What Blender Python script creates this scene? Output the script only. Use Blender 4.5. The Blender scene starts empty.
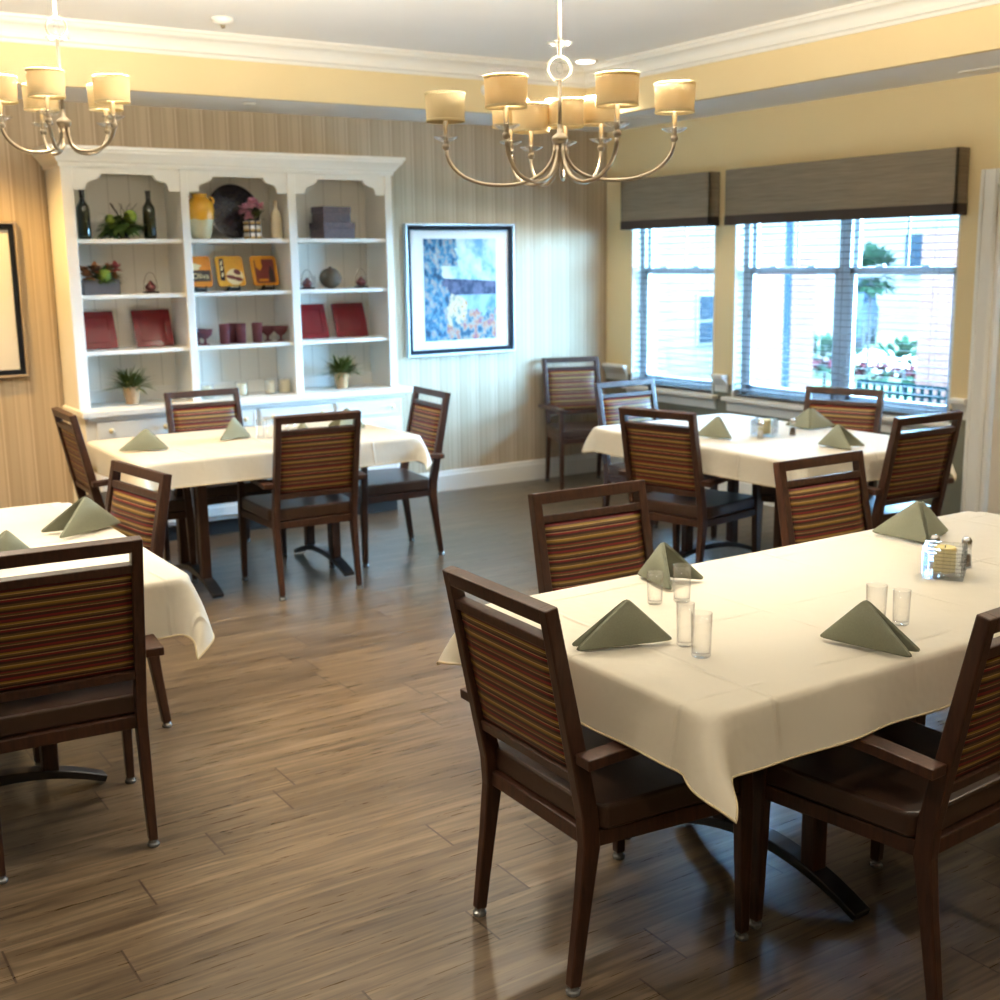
import bpy, bmesh, math, random
from mathutils import Vector, Matrix, Euler
random.seed(7)
R = math.radians
PI = math.pi
sc = bpy.context.scene
COL = sc.collection

# ------------------------------------------------------------------ materials
class NT:
    """small helper around a material's node tree"""
    def __init__(s, name):
        s.m = bpy.data.materials.new(name); s.m.use_nodes = True
        s.t = s.m.node_tree; s.n = s.t.nodes; s.l = s.t.links
        s.b = s.n['Principled BSDF']; s.out = s.n['Material Output']
    def add(s, typ, **kw):
        nd = s.n.new(typ)
        for k, v in kw.items():
            if k.startswith('i_'):
                nd.inputs[int(k[2:])].default_value = v
            else:
                setattr(nd, k, v)
        return nd
    def link(s, a, b): s.l.new(a, b)
    def obj(s): return s.add('ShaderNodeTexCoord').outputs['Object']
    def sep(s, v):
        nd = s.add('ShaderNodeSeparateXYZ'); s.link(v, nd.inputs[0]); return nd.outputs
    def math(s, op, a, b=None, c=None):
        nd = s.add('ShaderNodeMath', operation=op)
        for i, v in enumerate((a, b, c)):
            if v is None: continue
            if isinstance(v, (int, float)): nd.inputs[i].default_value = v
            else: s.link(v, nd.inputs[i])
        return nd.outputs[0]
    def comb(s, x, y, z):
        nd = s.add('ShaderNodeCombineXYZ')
        for i, v in enumerate((x, y, z)):
            if isinstance(v, (int, float)): nd.inputs[i].default_value = v
            else: s.link(v, nd.inputs[i])
        return nd.outputs[0]
    def noise(s, vec, scale, detail=3, rough=.5):
        nd = s.add('ShaderNodeTexNoise'); nd.inputs['Scale'].default_value = scale
        nd.inputs['Detail'].default_value = detail; nd.inputs['Roughness'].default_value = rough
        if vec is not None: s.link(vec, nd.inputs['Vector'])
        return nd.outputs[0]
    def ramp(s, fac, stops, mode='LINEAR'):
        nd = s.add('ShaderNodeValToRGB'); cr = nd.color_ramp; cr.interpolation = mode
        while len(cr.elements) < len(stops): cr.elements.new(.5)
        for e, (p, c) in zip(cr.elements, stops):
            e.position = p; e.color = (*c, 1)
        s.link(fac, nd.inputs[0]); return nd.outputs[0]
    def mix(s, fac, a, b, mode='MIX'):
        nd = s.add('ShaderNodeMix', data_type='RGBA', blend_type=mode)
        for i, v in ((0, fac), (6, a), (7, b)):
            if isinstance(v, (int, float)): nd.inputs[i].default_value = v
            elif isinstance(v, tuple): nd.inputs[i].default_value = (*v, 1)
            else: s.link(v, nd.inputs[i])
        return nd.outputs[2]
    def bump(s, h, strength=.3, dist=.01):
        nd = s.add('ShaderNodeBump'); nd.inputs['Strength'].default_value = strength
        nd.inputs['Distance'].default_value = dist
        s.link(h, nd.inputs['Height']); s.link(nd.outputs[0], s.b.inputs['Normal'])
        return nd.outputs[0]
    def base(s, c, rough=.5, spec=.5, metal=0):
        if isinstance(c, tuple): s.b.inputs['Base Color'].default_value = (*c, 1)
        else: s.link(c, s.b.inputs['Base Color'])
        s.b.inputs['Roughness'].default_value = rough
        s.b.inputs['Specular IOR Level'].default_value = spec
        s.b.inputs['Metallic'].default_value = metal
        return s.m

def plain(name, c, rough=.5, spec=.5, metal=0, vary=.06, scale=14, bump=0):
    t = NT(name); v = t.obj()
    n = t.noise(v, scale, 3)
    k = 1 - vary
    col = t.mix(n, tuple(x * k for x in c), tuple(min(1, x * (1 + vary)) for x in c))
    t.base(col, rough, spec, metal)
    if bump: t.bump(t.noise(v, scale * 8, 2), bump, .002)
    return t.m

def glassy(name, c=(1, 1, 1), rough=.02, alpha=.0, edge=.55):
    """thin clear glass: transparent with a fresnel sheen, light passes straight through"""
    t = NT(name)
    tr = t.add('ShaderNodeBsdfTransparent')
    gl = t.add('ShaderNodeBsdfGlossy'); gl.inputs['Roughness'].default_value = rough
    lw = t.add('ShaderNodeLayerWeight'); lw.inputs[0].default_value = .25
    f = t.math('MULTIPLY_ADD', lw.outputs['Facing'], .34, .035 + alpha)
    t.link(t.mix(t.math('POWER', lw.outputs['Facing'], 2.5), c, tuple(q * edge for q in c)), tr.inputs[0])      # more glass to look through at the rim
    mx = t.add('ShaderNodeMixShader'); t.link(f, mx.inputs[0])
    t.link(tr.outputs[0], mx.inputs[1]); t.link(gl.outputs[0], mx.inputs[2])
    t.link(mx.outputs[0], t.out.inputs[0])
    return t.m

def translucent(name, c, ct, amount=.4, rough=.9, bump=None):
    t = NT(name)
    t.base(c, rough, .15)
    tl = t.add('ShaderNodeBsdfTranslucent'); tl.inputs[0].default_value = (*ct, 1)
    mx = t.add('ShaderNodeMixShader'); mx.inputs[0].default_value = amount
    t.link(t.b.outputs[0], mx.inputs[1]); t.link(tl.outputs[0], mx.inputs[2])
    t.link(mx.outputs[0], t.out.inputs[0])
    if bump: bump(t)
    return t.m

def emit(name, c, s):
    t = NT(name); e = t.add('ShaderNodeEmission'); e.inputs[0].default_value = (*c, 1); e.inputs[1].default_value = s
    t.link(e.outputs[0], t.out.inputs[0]); return t.m

def mat_wood():
    t = NT('dark_stained_wood'); v = t.obj(); x, y, z = t.sep(v)
    n = t.noise(t.comb(t.math('MULTIPLY', x, 30), t.math('MULTIPLY', y, 30), t.math('MULTIPLY', z, 4)), 3, 4)
    col = t.ramp(n, [(.3, (.025, .0095, .0052)), (.7, (.054, .0205, .0108))])
    t.base(col, .40, .38); return t.m

def mat_stripe():
    t = NT('striped_upholstery'); v = t.obj(); x, y, z = t.sep(v)
    P = .0865
    f = t.math('FRACT', t.math('DIVIDE', t.math('ADD', z, 5.008), P))
    g, dk, rd, cr, ol, br = (.30, .19, .026), (.046, .018, .012), (.21, .014, .020), (.58, .44, .22), (.13, .08, .024), (.115, .026, .018)
    st = [(0, g), (.065, cr), (.083, ol), (.16, dk), (.25, rd), (.315, cr), (.33, dk), (.40, ol), (.47, cr), (.488, g),
          (.545, br), (.60, rd), (.66, dk), (.735, br), (.77, cr), (.785, ol), (.85, rd), (.885, dk), (.95, ol)]
    col = t.ramp(f, st, 'CONSTANT')
    n = t.noise(t.comb(t.math('MULTIPLY', x, 40), t.math('MULTIPLY', y, 40), t.math('MULTIPLY', z, 500)), 1, 2)
    col = t.mix(.35, col, t.mix(n, (.02, .01, .006), (.3, .2, .08)), 'OVERLAY')
    t.base(col, .5, .28)
    t.bump(n, .15, .001); return t.m

def mat_floor():
    t = NT('oak_plank_floor'); v = t.obj(); x, y, z = t.sep(v)
    W, L = .165, 1.22
    ry = t.math('DIVIDE', t.math('ADD', y, 20.345), W)
    row = t.math('FLOOR', ry); fy = t.math('FRACT', ry)
    wn = t.add('ShaderNodeTexWhiteNoise', noise_dimensions='1D'); t.link(row, wn.inputs['W'])
    rx = t.math('ADD', t.math('DIVIDE', t.math('ADD', x, 30), L), t.math('MULTIPLY', wn.outputs[0], 7.3))
    colm = t.math('FLOOR', rx); fx = t.math('FRACT', rx)
    w2 = t.add('ShaderNodeTexWhiteNoise', noise_dimensions='2D'); t.link(t.comb(row, colm, 0), w2.inputs['Vector'])
    off = t.math('MULTIPLY', w2.outputs[0], 37)
    gv = t.comb(t.math('ADD', t.math('MULTIPLY', x, 1.6), off), t.math('ADD', t.math('MULTIPLY', y, 26), off), off)
    g1 = t.noise(gv, 1.1, 4, .55); t.n[-1].inputs['Distortion'].default_value = 1.2
    gv2 = t.comb(t.math('ADD', t.math('MULTIPLY', x, 5), off), t.math('MULTIPLY', y, 130), off)
    g2 = t.noise(gv2, 1.0, 3, .6)
    c = t.ramp(g1, [(.30, (.034, .022, .012)), (.45, (.072, .049, .027)), (.56, (.102, .071, .041)), (.72, (.158, .114, .071))])
    c = t.mix(t.math('MULTIPLY', g2, .22), c, t.ramp(g2, [(.45, (.050, .030, .0175)), (.66, (.16, .115, .078))]))
    c = t.mix(.55, c, t.ramp(w2.outputs[0], [(0, (.36, .35, .35)), (1, (.64, .63, .62))]), 'OVERLAY')
    e1 = t.math('LESS_THAN', t.math('MINIMUM', fy, t.math('SUBTRACT', 1, fy)), .010)
    e2 = t.math('LESS_THAN', t.math('MINIMUM', fx, t.math('SUBTRACT', 1, fx)), .0024)
    seam = t.math('MAXIMUM', t.math('MULTIPLY', e1, .4), e2)
    c = t.mix(seam, c, (.03, .016, .009))
    t.base(c, .34, .5)
    t.link(t.math('MULTIPLY_ADD', g2, .16, .22), t.b.inputs['Roughness'])
    t.bump(t.math('SUBTRACT', t.math('MULTIPLY', g2, .12), seam), .10, .002)
    return t.m

def mat_wallpaper():
    t = NT('striped_wallpaper'); v = t.obj(); x, y, z = t.sep(v)
    f = t.math('FRACT', t.math('DIVIDE', t.math('ADD', x, 30), .168))
    a, b, c2, d = (.49, .405, .30), (.40, .325, .235), (.53, .445, .335), (.44, .365, .265)
    col = t.ramp(f, [(0, a), (.24, b), (.30, c2), (.37, b), (.5, d), (.74, b), (.80, a), (.86, d)], 'CONSTANT')
    n = t.noise(t.comb(t.math('MULTIPLY', x, 160), t.math('MULTIPLY', z, 2), 0), 1, 2)
    col = t.mix(.25, col, t.ramp(n, [(.3, (.36, .3, .22)), (.7, (.6, .55, .5))]), 'OVERLAY')
    t.base(col, .62, .18); return t.m

def mat_cloth():
    t_c = {}
    def bmp(t):
        v = t.obj(); x, y, z = t.sep(v)
        w = t.noise(v, 2.2, 2)
        wob = t.math('MULTIPLY', t.math('SUBTRACT', w, .5), .05)
        def crease(coord, per):
            q = t.math('ADD', coord, wob)
            d = t.math('ABSOLUTE', t.math('SUBTRACT', t.math('FRACT', t.math('ADD', t.math('DIVIDE', q, per), .5)), .5))
            nd = t.add('ShaderNodeMapRange'); t.link(d, nd.inputs[0])
            nd.inputs[1].default_value = 0; nd.inputs[2].default_value = .022; nd.inputs[3].default_value = 1; nd.inputs[4].default_value = 0
            return nd.outputs[0]
        br = t.noise(v, 4, 2)
        brk = t.ramp(br, [(.42, (0, 0, 0)), (.58, (1, 1, 1))])
        h = t.math('MULTIPLY', t.math('MAXIMUM', crease(x, .46), crease(y, .40)), brk)
        big = t.noise(v, 7, 3, .55)
        fine = t.noise(v, 420, 1)
        h = t.math('ADD', t.math('MULTIPLY', h, .6), t.math('ADD', t.math('MULTIPLY', big, .9), t.math('MULTIPLY', fine, .02)))
        t.bump(h, .9, .012)
    return translucent('cream_tablecloth_cotton', (.83, .775, .655), (.80, .77, .68), .3, .75, bmp)

M = {}
M['wood'] = mat_wood()
M['stripe'] = mat_stripe()
M['vinyl'] = plain('brown_vinyl', (.036, .017, .010), .36, .5, vary=.12, scale=6)
M['cap'] = plain('clear_glide', (.20, .21, .22), .12, .9, .5, vary=.03)
M['floor'] = mat_floor()
M['paper'] = mat_wallpaper()
M['cream'] = plain('cream_yellow_wall_paint', (.70, .56, .315), .6, .3, vary=.02, scale=3)
M['green'] = plain('grey_green_wainscot_paint', (.155, .150, .108), .55, .3, vary=.03, scale=4)
M['ceil'] = plain('white_ceiling_paint', (.83, .83, .83), .85, .2, vary=.015, scale=5)
M['trim'] = plain('white_trim_paint', (.74, .73, .69), .4, .4, vary=.015, scale=8)
M['cab'] = plain('white_cabinet_paint', (.80, .79, .75), .38, .4, vary=.025, scale=9)
def mat_cabback():
    t = NT('white_beadboard'); v = t.obj(); x, y, z = t.sep(v)
    d = t.math('ABSOLUTE', t.math('SUBTRACT', t.math('FRACT', t.math('DIVIDE', t.math('ADD', x, 10), .13)), .5))
    g = t.math('LESS_THAN', d, .03)
    t.base(t.mix(g, (.83, .80, .73), (.68, .65, .58)), .45, .35); t.bump(t.math('SUBTRACT', 1, g), .5, .004); return t.m
M['cabback'] = mat_cabback()
M['black'] = plain('plain_black', (.012, .011, .010), .6)  # plain black for plinth, easel stands and vent ducts
M['cloth'] = mat_cloth()
M['hem'] = plain('tablecloth_hem', (.52, .43, .28), .8, .2)
def mat_napkin():
    t = NT('sage_napkin_linen'); v = t.obj(); x, y, z = t.sep(v)
    n = t.noise(v, 380, 1); k = t.noise(v, 12, 2)
    t.base(t.mix(n, (.165, .172, .125), (.225, .235, .175)), .85, .15)
    t.bump(t.math('ADD', t.math('MULTIPLY', n, .1), k), .2, .004); return t.m
M['napkin'] = mat_napkin()
M['glass'] = glassy('clear_drinking_glass')
M['glassthick'] = glassy('pressed_glass', (.96, .98, 1), .05, alpha=.10)
M['pane'] = glassy('window_pane', (.97, .99, 1), .01, alpha=-.02, edge=.9)
M['wax'] = translucent('cream_candle_wax', (.82, .70, .30), (.8, .62, .25), .25, .6)
M['waxw'] = translucent('white_candle_wax', (.80, .74, .55), (.8, .7, .5), .2, .6)
M['steel'] = plain('brushed_steel', (.6, .6, .6), .25, .5, 1)
M['nickel'] = plain('antique_nickel', (.40, .34, .26), .34, .5, 1, vary=.1)
def mat_shade():
    def bmp(t):
        v = t.obj(); x, y, z = t.sep(v)
        t.bump(t.noise(t.comb(t.math('MULTIPLY', x, 300), t.math('MULTIPLY', y, 300), t.math('MULTIPLY', z, 40)), 1, 2), .15, .001)
    return translucent('pleated_lamp_shade', (.72, .60, .36), (.84, .64, .33), .19, .9, bmp)
M['shade'] = mat_shade()
M['shadetrim'] = translucent('shade_trim', (.75, .66, .42), (.85, .7, .4), .4, .9)
M['bulb'] = emit('warm_bulb', (1, .84, .58), 18)
M['down_spot'] = emit('downlight_lens', (1, .93, .8), 14)
M['valance'] = None
def mat_valance():
    t = NT('grey_brown_valance_fabric'); v = t.obj(); x, y, z = t.sep(v)
    n = t.noise(t.comb(t.math('MULTIPLY', x, 5), t.math('MULTIPLY', y, 5), t.math('MULTIPLY', z, 190)), 1, 3)
    n2 = t.noise(t.comb(x, y, t.math('MULTIPLY', z, 30)), 1, 2)
    t.base(t.mix(.4, t.ramp(n, [(.35, (.165, .132, .088)), (.65, (.25, .205, .145))]), t.ramp(n2, [(.3, (.16, .13, .09)), (.7, (.25, .205, .145))])), .8, .2); return t.m
M['valance'] = mat_valance()
M['vband'] = plain('dark_valance_band', (.046, .034, .028), .8, .2)
M['vinylframe'] = translucent('white_window_vinyl', (.78, .80, .82), (.72, .8, .86), .13, .4)  # lens haze on the bars put in as bluish translucency
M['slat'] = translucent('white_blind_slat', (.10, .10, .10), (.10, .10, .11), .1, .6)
M['frameblk'] = plain('black_picture_frame', (.012, .012, .014), .3, .5)
M['frameinner'] = plain('dark_navy_inner_frame', (.008, .010, .016), .6, .08)
M['framesil'] = plain('silver_blue_frame_edge', (.42, .47, .50), .3, .5, .4)
M['framechamp'] = plain('champagne_frame_edge', (.40, .32, .24), .35, .5, .4)
M['mat'] = plain('white_picture_mat', (.70, .70, .69), .8, .1, vary=.01)
M['darkgreen'] = plain('dark_green_bottle_glass', (.012, .016, .006), .08, .6)
M['cork'] = plain('black_capsule', (.01, .01, .01), .3)
M['leafd'] = plain('dark_green_leaf', (.035, .07, .012), .5, vary=.4, scale=30)
M['leafg'] = plain('grass_green_leaf', (.085, .105, .016), .5, vary=.4, scale=30)
M['lime'] = plain('lime_green_moss', (.17, .23, .022), .8, vary=.3, scale=60)
M['twig'] = plain('brown_twig', (.06, .035, .02), .7)
M['bowl'] = plain('dark_brown_bowl', (.02, .012, .014), .25)
M['greywood'] = plain('grey_washed_wood', (.105, .095, .105), .7, vary=.25, scale=18)
M['rust'] = plain('rust_orange_petals', (.28, .10, .028), .7, vary=.4, scale=50)
M['pinkred'] = plain('pink_red_petals', (.42, .06, .055), .6, vary=.3, scale=50)
M['pink'] = plain('pink_blossom', (.66, .32, .42), .6, vary=.2, scale=60)
M['redglaze'] = plain('deep_red_glaze', (.16, .008, .012), .16, .6, vary=.15)
M['redorn'] = plain('dark_red_ceramic', (.10, .02, .02), .3)
M['wire'] = plain('thin_bronze_wire', (.2, .14, .09), .4, .5, .7)
M['cane'] = plain('brown_woven_ball', (.075, .052, .03), .7, vary=.5, scale=70, bump=.6)
M['creamglaze'] = plain('cream_bottle_glaze', (.66, .58, .42), .3, vary=.12)
M['plum'] = translucent('plum_tinted_glass', (.13, .045, .055), (.5, .2, .25), .3, .1)
M['terra'] = plain('tan_clay_pot', (.42, .25, .12), .7, vary=.15, scale=40)
M['orange'] = plain('orange_glazed_tin', (.60, .18, .012), .3, vary=.25, scale=25)
M['amber'] = plain('amber_glazed_tin', (.62, .28, .015), .3, vary=.2, scale=25)
M['maroon'] = plain('maroon_glaze', (.12, .012, .012), .3, vary=.3, scale=25)
M['ivory'] = plain('ivory_glaze', (.72, .58, .32), .35)
def mat_jar():
    t = NT('yellow_dipped_glaze'); v = t.obj(); x, y, z = t.sep(v)
    e = t.math('ADD', z, t.math('MULTIPLY', t.math('SUBTRACT', t.noise(v, 18, 2), .5), .03))
    f = t.math('GREATER_THAN', e, .118)
    n = t.noise(v, 22, 3)
    t.base(t.mix(f, t.mix(n, (.45, .40, .25), (.60, .54, .36)), t.mix(n, (.50, .22, .012), (.70, .36, .03))), .25, .5); return t.m
M['jar'] = mat_jar()
def mat_disc():
    t = NT('black_mosaic_tray'); v = t.obj()
    vr = t.add('ShaderNodeTexVoronoi'); vr.inputs['Scale'].default_value = 60; t.link(v, vr.inputs['Vector'])
    c = t.ramp(vr.outputs['Distance'], [(.15, (.03, .03, .05)), (.6, (.006, .005, .008))])
    t.base(c, .2, .6); return t.m
M['disc'] = mat_disc()
def mat_box():
    t = NT('mottled_dark_box'); v = t.obj()
    n = t.noise(v, 90, 3, .7)
    t.base(t.ramp(n, [(.36, (.022, .018, .024)), (.52, (.09, .06, .075)), (.68, (.16, .10, .07))]), .6); t.bump(n, .4, .003); return t.m
M['boxm'] = mat_box()
def mat_check():
    t = NT('black_white_plaid_vase'); v = t.obj(); x, y, z = t.sep(v)
    a = t.math('FRACT', t.math('DIVIDE', t.math('ADD', z, 3), .045)); b = t.math('FRACT', t.math('DIVIDE', t.math('ADD', x, 3), .04))
    c = t.ramp(a, [(0, (.8, .75, .7)), (.5, (.03, .025, .03)), (.72, (.5, .32, .1))], 'CONSTANT')
    c = t.mix(t.math('LESS_THAN', b, .3), c, (.02, .018, .02)); t.base(c, .25); return t.m
M['check'] = mat_check()
# artworks (abstract landscapes)
def mat_art():
    t = NT('lakeside_landscape_print'); v = t.obj(); x, y, z = t.sep(v)   # x 0..1, z 0..1 in print units of metres
    u = t.math('DIVIDE', x, .325); w = t.math('DIVIDE', z, .375)          # -1..1
    nb = t.noise(t.comb(t.math('MULTIPLY', x, 3.2), t.math('MULTIPLY', z, 2.2), 0), 2.2, 4, .6)
    nf = t.noise(t.comb(t.math('MULTIPLY', x, 9), t.math('MULTIPLY', z, 6), 3), 2.4, 3, .65)
    sky = t.ramp(nb, [(.38, (.12, .26, .36)), (.5, (.36, .47, .47)), (.6, (.50, .53, .44))])
    trees = t.ramp(nf, [(.36, (.012, .035, .07)), (.46, (.03, .11, .20)), (.53, (.10, .22, .28)), (.58, (.26, .18, .17)), (.66, (.24, .30, .30))])
    hill = t.ramp(nf, [(.4, (.015, .025, .06)), (.6, (.09, .09, .15))])
    water = t.ramp(nb, [(.4, (.06, .16, .24)), (.6, (.24, .34, .38))])
    flow = t.ramp(nf, [(.36, (.02, .06, .11)), (.45, (.08, .18, .22)), (.51, (.34, .26, .20)), (.57, (.36, .14, .08)), (.64, (.14, .05, .14)), (.70, (.4, .34, .3))])
    col = sky
    hw = t.math('ADD', w, t.math('MULTIPLY', u, .05))
    col = t.mix(t.math('LESS_THAN', hw, .20), col, hill)
    col = t.mix(t.math('LESS_THAN', w, -.10), col, water)
    e = t.math('ADD', w, t.math('MULTIPLY', t.math('SUBTRACT', nb, .5), .9))
    col = t.mix(t.math('LESS_THAN', t.math('ADD', e, t.math('MULTIPLY', u, .12)), -.33), col, flow)
    bush = t.math('LESS_THAN', t.math('ADD', t.math('POWER', t.math('ADD', u, .22), 2), t.math('MULTIPLY', t.math('POWER', t.math('ADD', w, .38), 2), 1.6)), t.math('MULTIPLY', nf, .28))
    col = t.mix(bush, col, t.ramp(nf, [(.4, (.05, .16, .2)), (.48, (.44, .34, .2)), (.56, (.5, .42, .32)), (.64, (.40, .2, .08))]))
    tm = t.math('LESS_THAN', t.math('ADD', u, t.math('MULTIPLY', t.math('SUBTRACT', nb, .5), 1.2)), t.math('MULTIPLY_ADD', t.math('LESS_THAN', w, .45), -.25, -.12))
    col = t.mix(tm, col, trees)
    t.base(col, .5, .12); return t.m
M['art'] = mat_art()
def mat_art2():
    t = NT('dark_still_life_print'); v = t.obj(); x, y, z = t.sep(v)
    n = t.noise(v, 14, 4, .7)
    c = t.ramp(n, [(.35, (.02, .016, .014)), (.55, (.07, .05, .03)), (.7, (.2, .12, .04))])
    c2 = t.ramp(n, [(.35, (.10, .16, .03)), (.5, (.5, .3, .04)), (.62, (.25, .03, .02))])
    t.base(t.mix(t.math('LESS_THAN', z, -.22), c, c2), .3, .5); return t.m
M['art2'] = mat_art2()
# outdoors
M['concrete'] = plain('pale_concrete', (.50, .48, .45), .9, vary=.1, scale=2)
M['lawn'] = plain('lawn_grass', (.06, .075, .04), .9, vary=.3, scale=4)
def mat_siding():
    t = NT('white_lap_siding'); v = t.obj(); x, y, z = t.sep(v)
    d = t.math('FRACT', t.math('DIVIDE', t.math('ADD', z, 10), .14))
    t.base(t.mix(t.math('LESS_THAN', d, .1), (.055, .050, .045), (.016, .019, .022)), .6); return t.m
M['siding'] = mat_siding()
def mat_brick():
    t = NT('pink_red_brick'); v = t.obj(); x, y, z = t.sep(v)
    b = t.add('ShaderNodeTexBrick'); t.link(t.comb(t.math('ADD', x, y), z, 0), b.inputs['Vector'])
    b.inputs['Scale'].default_value = 4.5
    b.inputs['Color1'].default_value = (.042, .021, .0165, 1); b.inputs['Color2'].default_value = (.036, .018, .015, 1); b.inputs['Mortar'].default_value = (.05, .032, .026, 1)
    t.base(b.outputs[0], .8); return t.m
M['brick'] = mat_brick()
M['roof'] = plain('grey_roof_shingle', (.02, .022, .025), .9, vary=.2)
M['darkwin'] = plain('dark_window_glass', (.006, .009, .012), .4, .2)
M['tealmetal'] = plain('teal_blue_bench_metal', (.0008, .0085, .011), .5, .5)
M['postgrey'] = plain('blue_grey_post', (.006, .010, .015), .5)
M['carpaint'] = plain('blue_grey_car_paint', (.016, .020, .026), .5)
M['rubber'] = plain('black_rubber', (.02, .02, .02), .8)
M['outleaf'] = plain('bright_shrub_leaf', (.007, .016, .009), .7, vary=.4, scale=8)
M['redflower'] = plain('red_flower_bed', (.026, .006, .008), .7, vary=.4, scale=10)

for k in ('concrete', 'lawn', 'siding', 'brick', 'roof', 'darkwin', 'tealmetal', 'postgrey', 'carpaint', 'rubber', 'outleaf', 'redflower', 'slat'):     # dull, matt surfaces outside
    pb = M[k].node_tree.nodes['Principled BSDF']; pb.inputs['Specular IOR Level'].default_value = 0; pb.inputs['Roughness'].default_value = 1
# ------------------------------------------------------------------ mesh helpers
class MB:
    def __init__(s): s.bm = bmesh.new()
    def box(s, a, b, mat=None):
        (x0, y0, z0), (x1, y1, z1) = a, b
        x0, x1 = min(x0, x1), max(x0, x1); y0, y1 = min(y0, y1), max(y0, y1); z0, z1 = min(z0, z1), max(z0, z1)
        v = [s.bm.verts.new((x, y, z)) for z in (z0, z1) for y in (y0, y1) for x in (x0, x1)]
        fs = [s.bm.faces.new([v[i] for i in f]) for f in ((0, 2, 3, 1), (4, 5, 7, 6), (0, 1, 5, 4), (2, 6, 7, 3), (0, 4, 6, 2), (1, 3, 7, 5))]
        if mat:
            for f in fs: f.material_index = mat
            for q in v: pass
        return v
    def xf(s, vs, mtx):
        for q in vs: q.co = mtx @ q.co
    def sweep(s, pts, secs, side=(1, 0, 0), round_=False, cap=True):
        """rectangular (or round) section swept along pts; secs = (w along side, d across)"""
        pts = [Vector(p) for p in pts]; side = Vector(side).normalized(); rings = []
        for i, p in enumerate(pts):
            t = (pts[min(i + 1, len(pts) - 1)] - pts[max(i - 1, 0)]).normalized()
            sd = (side - t * side.dot(t)).normalized(); n = t.cross(sd)
            w, d = secs[i] if isinstance(secs, list) else secs
            if round_:
                K = 10
                ring = [s.bm.verts.new(p + sd * math.cos(2 * PI * k / K) * w + n * math.sin(2 * PI * k / K) * d) for k in range(K)]
            else:
                ring = [s.bm.verts.new(p + sd * w * a / 2 + n * d * b / 2) for a, b in ((-1, -1), (1, -1), (1, 1), (-1, 1))]
            rings.append(ring)
        for a, b in zip(rings, rings[1:]):
            K = len(a)
            for k in range(K): s.bm.faces.new((a[k], a[(k + 1) % K], b[(k + 1) % K], b[k]))
        if cap:
            s.bm.faces.new(rings[0][::-1]); s.bm.faces.new(rings[-1])
    def tube(s, pts, r, K=10, cap=True, closed=False):
        pts = [Vector(p) for p in pts]; rings = []; n = len(pts); prev = None
        for i, p in enumerate(pts):
            if closed: t = (pts[(i + 1) % n] - pts[i - 1]).normalized()
            else: t = (pts[min(i + 1, n - 1)] - pts[max(i - 1, 0)]).normalized()
            if prev is None:
                ref = Vector((0, 0, 1)) if abs(t.z) < .9 else Vector((1, 0, 0))
                u = t.cross(ref).normalized()
            else:
                u = (prev - t * prev.dot(t)).normalized()
            prev = u; v = t.cross(u)
            rr = r[i] if isinstance(r, (list, tuple)) else r
            rings.append([s.bm.verts.new(p + u * math.cos(2 * PI * k / K) * rr + v * math.sin(2 * PI * k / K) * rr) for k in range(K)])
        prs = list(zip(rings, rings[1:])) + ([(rings[-1], rings[0])] if closed else [])
        for a, b in prs:
            for k in range(K): s.bm.faces.new((a[k], a[(k + 1) % K], b[(k + 1) % K], b[k]))
        if cap and not closed:
            s.bm.faces.new(rings[0][::-1]); s.bm.faces.new(rings[-1])
    def lathe(s, prof, K=28, o=(0, 0, 0), cap_bottom=False, cap_top=False):
        rings = []
        for r, z in prof:
            if r < 1e-5: rings.append([s.bm.verts.new((o[0], o[1], o[2] + z))])
            else: rings.append([s.bm.verts.new((o[0] + r * math.cos(2 * PI * k / K), o[1] + r * math.sin(2 * PI * k / K), o[2] + z)) for k in range(K)])
        for a, b in zip(rings, rings[1:]):
            for k in range(K):
                k2 = (k + 1) % K
                if len(a) == 1 and len(b) == 1: continue
                if len(a) == 1: s.bm.faces.new((a[0], b[k2], b[k]))
                elif len(b) == 1: s.bm.faces.new((a[k], a[k2], b[0]))
                else: s.bm.faces.new((a[k], a[k2], b[k2], b[k]))
        if cap_bottom and len(rings[0]) > 1: s.bm.faces.new(rings[0][::-1])
        if cap_top and len(rings[-1]) > 1: s.bm.faces.new(rings[-1])
    def prism(s, poly, axis, a, b):
        """poly 2D extruded along axis from a to b"""
        def P(u, v, w):
            return {'x': (w, u, v), 'y': (u, w, v), 'z': (u, v, w)}[axis]
        A = [s.bm.verts.new(P(u, v, a)) for u, v in poly]; B = [s.bm.verts.new(P(u, v, b)) for u, v in poly]
        n = len(poly)
        for k in range(n): s.bm.faces.new((A[k], A[(k + 1) % n], B[(k + 1) % n], B[k]))
        s.bm.faces.new(A[::-1]); s.bm.faces.new(B)
    def sphere(s, c, r, seg=14, sq=(1, 1, 1), jitter=0):
        res = bmesh.ops.create_uvsphere(s.bm, u_segments=seg, v_segments=max(6, seg // 2 + 1), radius=r)
        for v in res['verts']:
            k = 1 + random.uniform(-jitter, jitter)
            v.co = Vector((c[0] + v.co.x * sq[0] * k, c[1] + v.co.y * sq[1] * k, c[2] + v.co.z * sq[2] * k))
        return res['verts']
    def leaf(s, base, d, L, w, droop=.3, up=Vector((0, 0, 1))):
        base = Vector(base); d = Vector(d).normalized(); sd = d.cross(up)
        if sd.length < 1e-3: sd = Vector((1, 0, 0))
        sd.normalize(); prev = None
        for i in range(4):
            f = i / 3
            p = base + d * L * f - up * droop * L * f * f
            ww = w * (math.sin(PI * (.12 + .86 * f)) if i < 3 else .06)
            cur = (s.bm.verts.new(p - sd * ww / 2), s.bm.verts.new(p + sd * ww / 2))
            if prev: s.bm.faces.new((prev[0], prev[1], cur[1], cur[0]))
            prev = cur
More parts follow.
